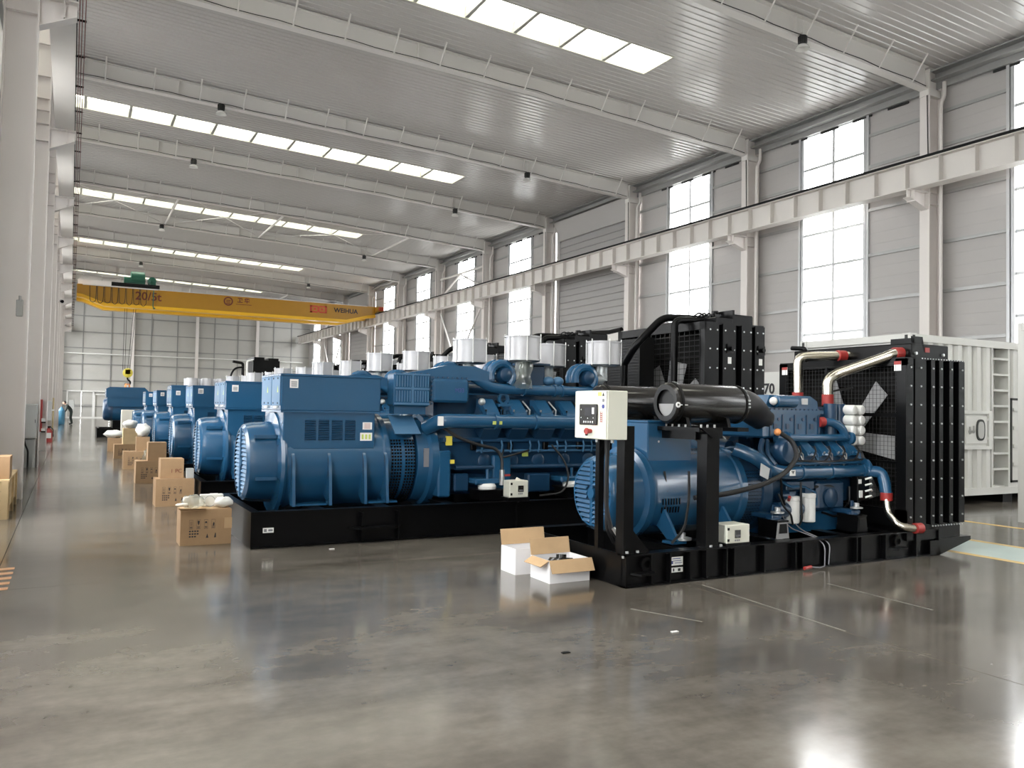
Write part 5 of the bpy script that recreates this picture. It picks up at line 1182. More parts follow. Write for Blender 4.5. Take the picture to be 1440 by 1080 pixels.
# ------------------------------------------------------------------ overhead crane
def crane():
    y0 = 64.0
    r = empty('overhead_crane', (11, y0, 9.3), 'yellow overhead travelling crane spanning the hall with black lettering', 'crane')
    def girder(y, s):
        # box girder whose belly slopes up towards both ends; the lower edge carries a bevelled strip, painted brighter to look lit
        X = [(.15, 9.16), (.55, 9.1), (1.9, 8.60), (19.3, 8.60), (21.0, 9.05), (21.75, 9.16)]
        T = 9.80
        v = []
        for x, zb in X: v += [(x, y, zb), (x, y + .9, zb), (x, y + .9, T), (x, y, T)]
        F = [(0, 1, 2, 3), tuple(len(v) - 4 + q for q in (3, 2, 1, 0))]
        for i in range(len(X) - 1):
            for q in range(4): F.append((i * 4 + q, i * 4 + (q + 1) % 4, i * 4 + 4 + (q + 1) % 4, i * 4 + 4 + q))
        g = MB().add(v, F).build('main_girder', 'crane', r, angle=.3)
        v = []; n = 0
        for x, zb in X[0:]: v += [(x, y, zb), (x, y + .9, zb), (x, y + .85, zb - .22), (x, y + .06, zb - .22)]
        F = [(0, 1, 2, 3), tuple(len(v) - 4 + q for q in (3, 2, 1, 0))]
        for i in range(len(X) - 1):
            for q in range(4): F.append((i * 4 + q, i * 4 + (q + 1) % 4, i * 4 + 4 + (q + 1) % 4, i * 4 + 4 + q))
        MB().add(v, F).build('girder_belly', 'crane_lit_band', g, angle=.3)
        MB().box(.3, y + .35, T, 21.6, y + .55, T + .08).build('trolley_rail', 'rafter', g)
        MB().box(1.0, y - .05, T - .03, 21.0, y + .95, T + .03).build('top_flange', 'rafter', g)
        return g
    g = girder(y0, 1); girder(y0 + 2.6, 1)
    f = y0 - .012
    lettering('20/5t', .82, 'crane_brown', g, (4.70, f, 9.24), (90, 0, 0), bold=.014)
    lettering('WEIHUA', .50, 'ink', g, (19.25, f, 9.28), (90, 0, 0), bold=.012)
    # red square mark: two mirrored bracket shapes and a centre bar
    b = MB()
    for x0, z0, x1, z1 in ((16.35, 8.98, 16.52, 9.55), (17.53, 8.98, 17.7, 9.55), (16.35, 9.43, 16.95, 9.55), (17.1, 9.43, 17.7, 9.55), (16.35, 8.98, 16.95, 9.10), (17.1, 8.98, 17.7, 9.10), (16.94, 9.05, 17.11, 9.5), (16.64, 9.18, 16.84, 9.36), (17.21, 9.18, 17.41, 9.36)): b.box(x0, f, z0, x1, f + .01, z1)
    b.build('red_emblem', 'crane_red', g)
    n = 28; v = []; F = []
    b = MB().lathe((10.2, f + .01, 9.36), (0, -1, 0), [(0, .24), (0, .34), (.012, .34), (.012, .24)], 28, False, False).box(10.04, f, 9.40, 10.36, f + .01, 9.46).box(10.04, f, 9.28, 10.36, f + .01, 9.34).box(10.06, f, 9.16, 10.34, f + .01, 9.22)
    b.build('round_emblem', 'crane_brown', g)
    lettering('卫 华', .40, 'crane_brown', g, (11.3, f, 9.47), (90, 0, 0), bold=.016)
    MB().box(10.75, f, 9.16, 11.9, f + .01, 9.20).build('underline', 'crane_brown', g)
    for x in (-.33, 21.9):
        ec = MB().box(x - .25, y0 - .8, 9.34, x + .25, y0 + 4.3, 9.75, .03).build('end_carriage', 'crane', r)
        for y in (y0 - .5, y0 + 4.0): MB().cyl((x - .06, y, 9.45), (x + .06, y, 9.45), .19, n=20).build('wheel', 'copper_red', ec)
        MB().box(x - .2, y0 - 1.0, 9.4, x + .2, y0 - .8, 9.7, .05).build('buffer', 'crane_red', ec)
    # trolley with two green hoists
    t = MB().box(2.3, y0 + .2, 9.90, 5.45, y0 + 3.3, 10.15, .02).build('trolley_frame', 'black_matt', r)
    MB().lathe((3.55, y0 + .9, 10.62), (1, 0, 0), [(0, .3), (.02, .48), (.9, .48), (.95, .3)], 20).box(3.5, y0 + .5, 10.15, 4.5, y0 + 1.4, 10.6).build('hoist_motor', 'green', t)
    MB().lathe((4.95, y0 + .3, 10.45), (0, 1, 0), [(0, .15), (.05, .28), (.8, .28), (.9, .1)], 16).box(4.85, y0 + .3, 10.15, 5.2, y0 + 1.2, 10.4).build('auxiliary_hoist', 'green', t)
    MB().box(3.1, y0 + .35, 10.15, 3.5, y0 + .8, 10.6).build('gearbox', 'green', t)
    for x in (3.28, 3.42, 3.95, 4.1): MB().cyl((x, y0 + 1.8, 9.9), (x if x < 3.7 else x - .35, y0 + 1.8, 4.0), .014, n=5).build('hoist_rope', 'black_matt', t)
    hk = MB().lathe((3.62, y0 + 1.7, 3.78), (0, 1, 0), [(0, .3), (.02, .34), (.18, .34), (.2, .3)], 20).box(3.42, y0 + 1.7, 3.65, 3.82, y0 + 1.9, 4.05, .03).build('hook_block', 'yellow', r)
    MB().tube([(3.62, y0 + 1.8, 3.5), (3.62, y0 + 1.8, 3.3), (3.82, y0 + 1.8, 3.15), (3.78, y0 + 1.8, 2.92), (3.58, y0 + 1.8, 2.85), (3.44, y0 + 1.8, 3.0)], .06, 8, .12).build('hook', 'black', hk)
    MB().tube([(3.55, y0 + 1.8, 3.0), (3.5, y0 + 1.8, 2.3), (3.55, y0 + 1.8, 1.6)], .11, 8).tube([(3.7, y0 + 1.8, 3.0), (3.78, y0 + 1.8, 2.3), (3.72, y0 + 1.8, 1.6)], .09, 8).build('red_sling', 'orange', hk)
    MB().cyl((3.62, y0 + 1.8, 2.9), (3.62, y0 + 1.8, 1.5), .12, n=10).build('white_sling', 'sheet_white', hk)
    # festoon cables with yellow trolleys on the near side, dangling ends
    b = MB()
    xs_ = [.95 + i * .46 for i in range(8)]
    for i, x in enumerate(xs_):
        w = .40; d = 1.22 if i % 2 else 1.16
        b.tube([(x, y0 - .25, 9.7), (x + .01, y0 - .25, 9.0), (x + .03, y0 - .25, 8.65), (x + w / 2, y0 - .25, 9.7 - d), (x + w - .03, y0 - .25, 8.65), (x + w - .01, y0 - .25, 9.0), (x + w, y0 - .25, 9.7)], .02, 6, .12)
    b.build('festoon_cable', 'rubber', r)
    MB().box(.5, y0 - .30, 9.72, 5.3, y0 - .2, 9.80).build('festoon_rail', 'rafter', r)
    MB().tube([(5.02, y0 - .25, 9.7), (5.0, y0 - .25, 8.55), (5.06, y0 - .25, 8.35), (5.14, y0 - .25, 8.45)], .035, 6, .1).build('pendant_cable', 'green', r)
    MB().box(.2, y0 + .2, 9.83, 2.3, y0 + .9, 10.15).build('walkway_box', 'column', r)
crane()

# ------------------------------------------------------------------ containers on the right
def container(name, x0, y0, z0, L, Wd, H, label):
    r = empty(name, (x0, y0, 0), label, 'container')
    t = .13
    fr = MB()
    for x in (x0, x0 + L - t):
        for y in (y0, y0 + Wd - t): fr.box(x, y, z0, x + t, y + t, z0 + H)
    for z in (z0, z0 + H - t):
        for y in (y0, y0 + Wd - t): fr.box(x0 + t, y, z, x0 + L - t, y + t, z + t)
        for x in (x0, x0 + L - t): fr.box(x, y0 + t, z, x + t, y0 + Wd - t, z + t)
    fr.build('frame', 'container', r)
    for x in (x0 - .01, x0 + L - .17):
        for y in (y0 - .01, y0 + Wd - .15):
            for z in (z0 - .01, z0 + H - .12):
                cc = MB().box(x, y, z, x + .18, y + .16, z + .13).build('corner_casting', 'container', r)
                MB().box(x + .06, y - .003, z + .03, x + .13, y + .001, z + .10).box(x - .003, y + .05, z + .03, x + .001, y + .11, z + .10).build('lashing_hole', 'gasket', cc)
    def corr(xa, xb, za, zb, y, name='corrugated_panel', pitch=.28):
        n = max(1, round((xb - xa) / pitch)); p = (xb - xa) / n; poly = []
        for i in range(n):
            a = xa + i * p; poly += [(a, y + .06), (a + p * .25, y + .06), (a + p * .4, y + .0), (a + p * .8, y + .0), (a + p * .95, y + .06)]
        poly += [(xb, y + .06), (xb, y + .09), (xa, y + .09)]
        return MB().prism(poly, 'xy', za, zb).build(name, 'container', r, angle=.3)
    return r, corr
def white_container():
    x0, y0, z0 = 12.93, 9.28, .17
    L, Wd, H = 6.06, 2.44, 2.9
    r, corr = container('shipping_container', x0, y0, z0, L, Wd, H, 'large white corrugated container with hatch and ladder behind the nearest radiator')
    for xx in (x0 + .2, x0 + 2.9, x0 + L - .5): MB().box(xx, y0 + .1, .0, xx + .3, y0 + Wd - .1, z0).build('bearer', 'black_matt', r)
    corr(x0 + .13, x0 + 2.42, 1.72, z0 + H - .13, y0 + .02)
    corr(x0 + .13, x0 + 2.42, z0 + .13, 1.02, y0 + .02)
    # hatch between the corrugated fields
    fr = MB().box(x0 + .13, y0 + .01, 1.68, x0 + 2.42, y0 + .08, 1.74).box(x0 + 1.3, y0 - .01, 1.02, x0 + 2.36, y0 + .08, 1.08).box(x0 + 1.28, y0 + .0, 1.02, x0 + 1.36, y0 + .08, 1.7).box(x0 + 2.3, y0, 1.02, x0 + 2.42, y0 + .08, 1.7).box(x0 + .13, y0 + .05, 1.02, x0 + 2.42, y0 + .09, 1.7).build('hatch_frame', 'container', r)
    ht = MB().box(x0 + 1.62, y0 + .02, 1.12, x0 + 2.28, y0 + .06, 1.64, .01).build('hatch_cover', 'container', r)
    n = 20
    ring = [(x0 + 2.06 + .13 * math.copysign(abs(math.cos(a)) ** .7, math.cos(a)), 1.38 + .20 * math.copysign(abs(math.sin(a)) ** .7, math.sin(a))) for a in [2 * math.pi * i / n for i in range(n)]]
    MB().prism(ring, 'xz', y0 + .005, y0 + .022).build('hatch_gasket', 'gasket', ht)
    MB().prism([(x0 + 2.06 + (x - x0 - 2.06) * .72, 1.38 + (z - 1.38) * .80) for x, z in ring], 'xz', y0 + .0, y0 + .02).build('hatch_window', 'panel_side', ht)
    MB().box(x0 + 1.70, y0 + .0, 1.33, x0 + 1.86, y0 + .02, 1.37).box(x0 + 1.72, y0 + .0, 1.30, x0 + 1.75, y0 + .02, 1.44).box(x0 + 1.83, y0 - .0, 1.32, x0 + 1.86, y0 + .02, 1.46).build('latch_handle', 'panel_side', ht)
    b = MB()
    for z in (1.2, 1.55): b.box(x0 + 2.26, y0 + .01, z, x0 + 2.32, y0 + .03, z + .05)
    b.build('hinge', 'container', ht)
    # ladder recess
    MB().box(x0 + 2.42, y0 + .28, z0 + .13, x0 + 3.0, y0 + .32, z0 + H - .13).box(x0 + 2.42, y0 + .02, z0 + .13, x0 + 2.46, y0 + .3, z0 + H - .13).box(x0 + 2.94, y0 + .02, z0 + .13, x0 + 3.0, y0 + .3, z0 + H - .13).build('ladder_recess', 'container', r)
    for i in range(8): MB().box(x0 + 2.46, y0 + .02, .62 + i * .30, x0 + 2.94, y0 + .14, .66 + i * .30).build('ladder_rung', 'container', r)
    corr(x0 + 3.0, x0 + L - .13, 2.0, z0 + H - .13, y0 + .02)
    dp = MB().box(x0 + 3.06, y0 + .02, .42, x0 + 4.6, y0 + .07, 1.96).build('side_door', 'container', r)
    MB().box(x0 + 3.02, y0 + .01, .38, x0 + 3.06, y0 + .06, 2.0).box(x0 + 3.02, y0 + .01, 1.96, x0 + 4.64, y0 + .06, 2.0).box(x0 + 3.02, y0 + .01, .38, x0 + 4.64, y0 + .06, .42).build('door_gasket', 'gasket', dp)
    for z in (.7, 1.05, 1.4, 1.75): MB().box(x0 + 3.08, y0 - .01, z, x0 + 3.3, y0 + .02, z + .06).build('hinge', 'container', dp)
    MB().box(x0 + 3.0, y0 + .03, z0 + .13, x0 + L - .13, y0 + .09, .38).build('lower_panel', 'container', r)
    # end wall with recessed frame, towards the generator sets
    MB().box(x0 + .05, y0 + .13, z0 + .13, x0 + .09, y0 + Wd - .13, z0 + H - .13).build('end_wall', 'container', r)
    MB().box(x0 - .004, y0 + .20, 2.87, x0 + .05, y0 + Wd - .15, 2.90).box(x0 - .004, y0 + .20, 2.3, x0 + .05, y0 + .235, 2.90).build('end_gasket', 'gasket', r)
    for y in (y0 + 1.15, y0 + 1.45): MB().box(x0 - .0, y, 2.5, x0 + .04, y + .06, 2.9).build('end_bracket', 'container', r)
    MB().box(x0 + .1, y0 + .1, z0 + H - .06, x0 + L - .1, y0 + Wd - .1, z0 + H - .03).box(x0 + .1, y0 + Wd - .1, z0 + .1, x0 + L - .1, y0 + Wd - .06, z0 + H - .1).box(x0 + L - .1, y0 + .1, z0 + .1, x0 + L - .06, y0 + Wd - .1, z0 + H - .1).box(x0 + .1, y0 + .1, z0 + .1, x0 + L - .1, y0 + Wd - .1, z0 + .15).build('shell', 'container', r)
white_container()
def box70():
    x0, y0 = 12.9, 12.1
    r, corr = container('equipment_cabinet', x0, y0, .02, 3.0, 1.9, 2.47, 'white steel cabinet with black 70 on its end, seen between two radiators')
    MB().box(x0 + .05, y0 + .1, .1, x0 + 2.9, y0 + .14, 2.4).box(x0, y0 + .13, .12, x0 + .04, y0 + 1.77, 2.36).box(x0 + .05, y0 + 1.76, .1, x0 + 2.9, y0 + 1.8, 2.4).box(x0 + .05, y0 + .1, 2.38, x0 + 2.9, y0 + 1.8, 2.42).build('side_sheet', 'container', r)
    lettering('70', .30, 'ink', r, (x0 - .004, y0 + .43, 2.13), (90, 0, -90), bold=.008)
box70()
tag(MB().box(13.03, 7.38, 0, 13.33, 7.46, 3.1).box(13.02, 7.36, .0, 13.07, 7.48, 3.1).cyl((13.02, 7.37, 2.98), (13.02, 7.37, 3.10), .05, n=10).box(12.98, 7.33, 3.06, 13.08, 7.4, 3.10).build('container_door', 'container', origin=(13, 7.42, 0)), 'white steel door leaf standing open at the right edge, before the container', 'door')

# ------------------------------------------------------------------ cardboard boxes and bags along the aisle
def carton(x0, y0, w, d, h, label, m='cardboard', z0=0., rot=0., prints=True, flaps=True, name='cardboard_box', group=None):
    r = empty(name, (x0, y0, z0), label, 'box', group)
    t = .008
    MB().box(x0, y0, z0, x0 + w, y0 + d, z0 + t).box(x0, y0, z0 + t, x0 + w, y0 + t, z0 + h).box(x0, y0 + d - t, z0 + t, x0 + w, y0 + d, z0 + h).box(x0, y0 + t, z0 + t, x0 + t, y0 + d - t, z0 + h).box(x0 + w - t, y0 + t, z0 + t, x0 + w, y0 + d - t, z0 + h).build('body', m, r)
    if flaps == 'closed':
        MB().box(x0, y0, z0 + h, x0 + w, y0 + d / 2 - .003, z0 + h + .006).build('flap', m, r)
        MB().box(x0, y0 + d / 2 + .003, z0 + h, x0 + w, y0 + d, z0 + h + .006).build('flap', m, r)
        MB().box(x0 + .0, y0 + d / 2 - .025, z0 + h + .006, x0 + w, y0 + d / 2 + .025, z0 + h + .0075).build('tape', 'cardboard_in', r)
    if prints:
        b = MB(); s = min(w, h)
        for i in range(4):
            a = x0 + w * (.17 + i * .145); zz = z0 + h * .46; q = s * .20
            for u0, v0, u1, v1 in ((0, 0, .5, .02), (0, .85, .5, .87), (0, 0, .02, .87), (.48, 0, .5, .87), (.08, .08, .42, .13), (.08, .18, .42, .23)): b.box(a + u0 * q * 1.0, y0 - .0012, zz + v0 * q * 1.5, a + u1 * q, y0 + .001, zz + v1 * q * 1.5)
            if i == 0: b.box(a + .15 * q, y0 - .0012, zz + .5 * q, a + .19 * q, y0 + .001, zz + 1.1 * q).box(a + .32 * q, y0 - .0012, zz + .5 * q, a + .36 * q, y0 + .001, zz + 1.1 * q)
            if i == 1: b.prism([(a + .10 * q, zz + 1.15 * q), (a + .4 * q, zz + 1.15 * q), (a + .36 * q, zz + .8 * q), (a + .25 * q, zz + .5 * q), (a + .14 * q, zz + .8 * q)], 'xz', y0 - .0012, y0 + .001)
            if i == 2: b.prism([(a + .08 * q, zz + .8 * q), (a + .42 * q, zz + .8 * q), (a + .36 * q, zz + 1.0 * q), (a + .25 * q, zz + 1.05 * q), (a + .14 * q, zz + 1.0 * q)], 'xz', y0 - .0012, y0 + .001)
            if i == 3: b.prism([(a + .15 * q, zz + .4 * q), (a + .38 * q, zz + .4 * q), (a + .4 * q, zz + .75 * q), (a + .3 * q, zz + .9 * q), (a + .2 * q, zz + .75 * q)], 'xz', y0 - .0012, y0 + .001)
        for j in range(3):
            for i in range(4):
                if j == 2 and i > 2: continue
                b.box(x0 + w * (.17 + i * .05), y0 - .0012, z0 + h * (.38 - j * .075), x0 + w * (.205 + i * .05), y0 + .001, z0 + h * (.42 - j * .075))
        b.prism([(x0 + w * .50, z0 + h * .2), (x0 + w * .55, z0 + h * .2), (x0 + w * .525, z0 + h * .32)], 'xz', y0 - .0012, y0 + .001).prism([(x0 + w * .66, z0 + h * .2), (x0 + w * .70, z0 + h * .2), (x0 + w * .695, z0 + h * .33), (x0 + w * .68, z0 + h * .33)], 'xz', y0 - .0012, y0 + .001)
        b.build('printed_marks', 'ink', r)
    return r
def crumple(x, y, z, sx, sy, sz, label, m='film', seed=1, name='plastic_bag', cat='plastic bag'):
    rnd = random.Random(seed); b = MB().sphere((x, y, z + sz), 1, 16, 10, (sx, sy, sz))
    v = []
    for (a, c, d) in b.v:
        k = 1 + .16 * math.sin(7 * a / sx + seed) * math.cos(5 * c / sy) + rnd.uniform(-.10, .10)
        v.append((x + (a - x) * k, y + (c - y) * k, max(z + .001, z + sz + (d - z - sz) * k)))
    b.v = v
    return tag(b.build(name, m, origin=(x, y, z), angle=1.2), label, cat)
r = carton(1.13, 9.88, .55, .34, .40, 'brown cardboard box with handling symbols, nearest in the aisle row, bags on top')
MB().add([(1.13, 9.87, .40), (1.40, 9.87, .40), (1.38, 9.74, .425), (1.09, 9.76, .43), (1.13, 9.87, .406), (1.40, 9.87, .406), (1.38, 9.74, .431), (1.09, 9.76, .436)], [(0, 3, 2, 1), (4, 5, 6, 7), (0, 1, 5, 4), (1, 2, 6, 5), (2, 3, 7, 6), (3, 0, 4, 7)]).build('flap', 'cardboard_in', r)
MB().box(1.14, 9.90, .40, 1.67, 10.2, .406).build('flap', 'cardboard_in', r)
MB().box(1.60, 9.872, .18, 1.685, 9.883, .30).build('hand_hole', 'cardboard_in', r)
crumple(1.27, 9.985, .408, .13, .10, .075, 'small clear bag of fittings on the nearest cardboard box', 'film', 4)
crumple(1.60, 9.98, .408, .10, .08, .06, 'white crumpled bag at the right end of the nearest cardboard box', 'foam', 9)
crumple(1.155, 9.93, .437, .07, .06, .02, 'yellowish paper bag over the left flap of the nearest cardboard box', 'paper', 5, 'paper_bag', 'paper bag')
tag(MB().box(1.36, 10.10, .407, 1.62, 10.16, .55, .01).build('foam_block', 'foam', origin=(1.49, 10.1, .407)), 'white foam block standing at the back of the nearest cardboard box', 'foam block')
tag(MB().tube([(1.46 + .06 * math.cos(a), 10.03 + .02 * math.sin(a), .478 + .06 * math.sin(a)) for a in [i * math.pi / 8 for i in range(17)]], .004, 6).build('wire_coil', 'elec_grey', origin=(1.46, 10.03, .41)), 'thin loop of wire lying on the nearest cardboard box', 'wire')
r = carton(1.20, 13.75, .56, .45, .42, 'brown cardboard box with handling symbols, second in the aisle row', flaps='closed')
carton(1.27, 13.86, .34, .36, .30, 'small pinkish-brown carton on the second cardboard box', 'cardboard', .4275, prints=False, flaps='closed')
b = tag(MB().box(1.645, 13.80, .4276, 1.755, 13.95, .58, .004).build('spare_parts_box', 'elec_grey', origin=(1.79, 13.9, .43)), 'small pale grey box beside the carton on the second cardboard box', 'box')
lettering('1 PC', .085, 'crane_brown', [o for o in bpy.data.objects if o.get('label') == 'small pinkish-brown carton on the second cardboard box'][0], (1.50, 13.858, .54), (90, 0, 0), depth=.001)
carton(1.18, 17.82, .58, .42, .44, 'brown cardboard box, third in the aisle row, left flap open', flaps='closed', prints=True)
carton(1.40, 17.9, .34, .34, .36, 'small carton on the third cardboard box of the aisle row', 'cardboard', .4475, prints=False, flaps='closed')
carton(1.16, 21.75, .60, .45, .42, 'brown cardboard box, fourth in the aisle row', flaps='closed', prints=True)
carton(1.44, 21.85, .30, .3, .34, 'narrow carton under a white bag on the fourth cardboard box', 'cardboard', .4275, prints=False, flaps='closed')
crumple(1.59, 21.98, .775, .17, .2, .16, 'white plastic bag on the narrow carton of the fourth cardboard box', 'foam', 12)
crumple(1.66, 21.62, .0, .09, .09, .24, 'pale green bag standing beside the fourth cardboard box', 'film', 15)
carton(1.14, 25.95, .62, .45, .40, 'brown cardboard box, fifth in the aisle row', flaps='closed', prints=True)
w_ = carton(1.36, 26.0, .38, .4, .45, 'wooden-coloured carton with a bag on it, on the fifth cardboard box', 'wood', .4075, prints=False, flaps='closed')
crumple(1.55, 26.15, .865, .19, .2, .12, 'white bag on the wooden-coloured carton of the fifth cardboard box', 'foam', 21)
carton(1.12, 29.9, .5, .45, .42, 'brown cardboard box, rearmost in the aisle row', flaps='closed', prints=False)
crumple(1.30, 30.1, .43, .30, .22, .13, 'pinkish-white bag on the rearmost cardboard box of the aisle row', 'foam', 25)
tag(MB().box(1.60, 31.9, 0, 2.1, 32.3, 1.35, .01).build('packing_panel', 'paper', origin=(1.85, 32.1, 0)), 'tall pale packing case standing behind the rearmost cardboard boxes', 'box')

# two white cartons with open brown flaps beside the nearest skid
def open_white(x0, y0, w, d, h, label, front_flap):
    r = empty('white_carton', (x0, y0, 0), label, 'box')
    t = .006
    MB().box(x0, y0, 0, x0 + w, y0 + d, t).box(x0, y0, t, x0 + w, y0 + t, h).box(x0, y0 + d - t, t, x0 + w, y0 + d, h).box(x0, y0 + t, t, x0 + t, y0 + d - t, h).box(x0 + w - t, y0 + t, t, x0 + w, y0 + d - t, h).build('body', 'carton_white', r)
    MB().prism([(y0 + d - .004, h), (y0 + d + .03, h + .15), (y0 + d + .022, h + .15), (y0 + d - .012, h)], 'yz', x0, x0 + w).build('back_flap', 'cardboard_in', r)
    if front_flap:
        MB().prism([(y0, h), (y0 - .055, h - .11), (y0 - .061, h - .108), (y0 - .004, h + .006)], 'yz', x0 - .01, x0 + w + .02).build('front_flap', 'cardboard_in', r)
        MB().prism([(x0, h), (x0 - .09, h - .05), (x0 - .087, h - .056), (x0 + .004, h - .006)], 'xz', y0 + .02, y0 + d - .03).build('side_flap', 'cardboard_in', r)
        MB().prism([(x0 + w, h), (x0 + w + .05, h - .09), (x0 + w + .044, h - .092), (x0 + w - .004, h - .006)], 'xz', y0 + .02, y0 + d - .03).build('side_flap', 'cardboard_in', r)
    return r
open_white(3.94, 6.50, .44, .36, .21, 'white carton with brown flaps folded out, holding a dark part, beside the black skid', True)
open_white(3.84, 6.98, .50, .30, .25, 'white carton with raised brown flap behind the carton with folded flaps', False)
tag(MB().lathe((4.16, 6.66, .07), (.1, .15, 1), [(0, .11), (.02, .13), (.10, .13), (.13, .11), (.13, .05), (.16, .05)], 22).build('machine_part', 'black_gloss', origin=(4.16, 6.66, .01)), 'dark round machine part inside the open white carton', 'machine part')

# ------------------------------------------------------------------ left edge: crate, cabinets, extinguisher, worker
def crate():
    x0, x1, y0, y1, h = -1.6, -.70, 12.95, 14.9, .56
    x0 = -1.25
    r = empty('wooden_crate', (x0, y0, 0), 'low wooden crate on the floor at the left edge, before the columns', 'crate')
    MB().box(x0 + .03, y0 + .03, .12, x1 - .03, y1 - .03, .50).build('inner_panel', 'wood_edge', r)
    for i in range(3): MB().box(x0, y0 + .02, .13 + i * .125, x1, y0 + .045, .13 + i * .125 + .115).build('plank', 'wood', r)
    for i in range(3): MB().box(x1 - .03, y0 + .05, .13 + i * .125, x1 - .01, y1 - .05, .13 + i * .125 + .115).build('plank', 'wood', r)
    for x in (x0, x1 - .08): MB().box(x, y0 - .005, .0, x + .08, y0 + .02, .52).build('batten', 'wood', r)
    for y in (y0 + .05, (y0 + y1) / 2, y1 - .13): MB().box(x1 - .012, y, 0, x1 + .012, y + .08, .52).build('batten', 'wood', r)
    for y in (y0, y1 - .1, (y0 + y1) / 2): MB().box(x0, y, 0, x1, y + .1, .12).build('runner', 'wood', r)
    for i in range(5): MB().box(x0, y0 + i * .39, .505, x1 + .01, y0 + i * .39 + .37, .53).build('plank', 'wood', r)
    return r
crate()
carton(-1.2, 13.1, .50, .5, .30, 'reddish-brown box standing on the wooden crate', 'cardboard', .53, prints=False, flaps='closed')
eb = empty('electrical_cabinet', (-.9, 22.93, .65), 'grey electrical cabinet on the second left column, above a cable stand', 'cabinet')
MB().box(-1.15, 22.75, .70, -.69, 22.98, 1.53, .01).build('housing', 'elec_grey', eb); MB().box(-1.13, 22.735, .72, -.71, 22.752, 1.51, .005).build('door', 'elec_grey', eb)
MB().box(-.735, 22.725, 1.08, -.725, 22.74, 1.16).build('latch', 'black', eb)
MB().box(-1.13, 22.8, 0, -1.08, 22.9, .70).box(-.76, 22.8, 0, -.71, 22.9, .70).box(-1.08, 22.85, .0, -.76, 22.87, .68).build('stand', 'elec_grey', eb)
MB().tube([(-.95, 22.80, .70), (-.92, 22.79, .55), (-.86, 22.79, .4), (-.86, 22.79, .0)], .02, 6, .05).build('cable', 'rubber', eb)
fc = empty('fire_cabinet', (-.66, 30.5, .8), 'red fire hose cabinet on the third left column', 'cabinet')
MB().box(-1.12, 30.36, .62, -.78, 30.48, 1.66, .01).build('housing', 'red', fc); MB().box(-1.10, 30.345, .65, -.80, 30.362, 1.63).build('door', 'red', fc)
MB().box(-.80, 30.3, .95, -.70, 30.345, 1.05).build('valve', 'sticker', fc); MB().box(-.80, 30.3, .65, -.70, 30.36, .73).build('valve', 'sticker', fc)
MB().box(-.80, 30.3, .90, -.68, 30.345, .94).box(-.80, 30.3, .60, -.68, 30.345, .64).build('bracket', 'black', fc)
wc = empty('distribution_box', (-.78, 37.9, .85), 'white distribution box on the fourth left column', 'cabinet')
MB().box(-1.05, 37.75, .82, -.66, 37.98, 1.62, .01).build('housing', 'sheet_white', wc); MB().box(-1.03, 37.735, .85, -.68, 37.752, 1.59).build('door', 'sheet_white', wc)
MB().box(-.66, 37.7, 1.22, -.56, 37.8, 1.28).build('conduit_clamp', 'sticker', wc)
MB().cyl((-.60, 37.8, .0), (-.60, 37.8, 1.75), .03, n=8).build('conduit', 'wood_edge', wc)
fe = empty('fire_extinguisher', (-.72, 37.2, 0), 'red fire extinguisher on the floor by the fourth left column', 'extinguisher')
MB().lathe((-.72, 37.2, 0), (0, 0, 1), [(0, .14), (.42, .14), (.50, .09), (.54, .04), (.56, .04)], 18).build('cylinder', 'red', fe)
MB().box(-.76, 37.1, .56, -.64, 37.2, .62).build('valve', 'black', fe); MB().tube([(-.66, 37.15, .58), (-.56, 37.12, .5), (-.56, 37.1, .2)], .02, 6, .05).build('hose', 'rubber', fe)
MB().box(-.81, 37.055, .15, -.63, 37.062, .36).build('label_plate', 'sticker', fe)
tag(MB().lathe((-.52, 64.9, 0), (0, 0, 1), [(0, .18), (.02, .21), (1.0, .21), (1.12, .12), (1.2, .05), (1.26, .05)], 16).build('gas_cylinder', 'tank_blue', origin=(-.52, 64.9, 0)), 'blue gas cylinder beside the bending worker', 'gas cylinder')
tag(MB().box(.05, 75.0, 0, .12, 75.07, 1.0).box(-.12, 74.97, .9, .30, 75.1, 1.75, .02).box(-.1, 74.9, 0, .28, 75.2, .03).build('notice_stand', 'elec_grey', origin=(.1, 75, 0)), 'grey notice stand before the far white door frame', 'stand')

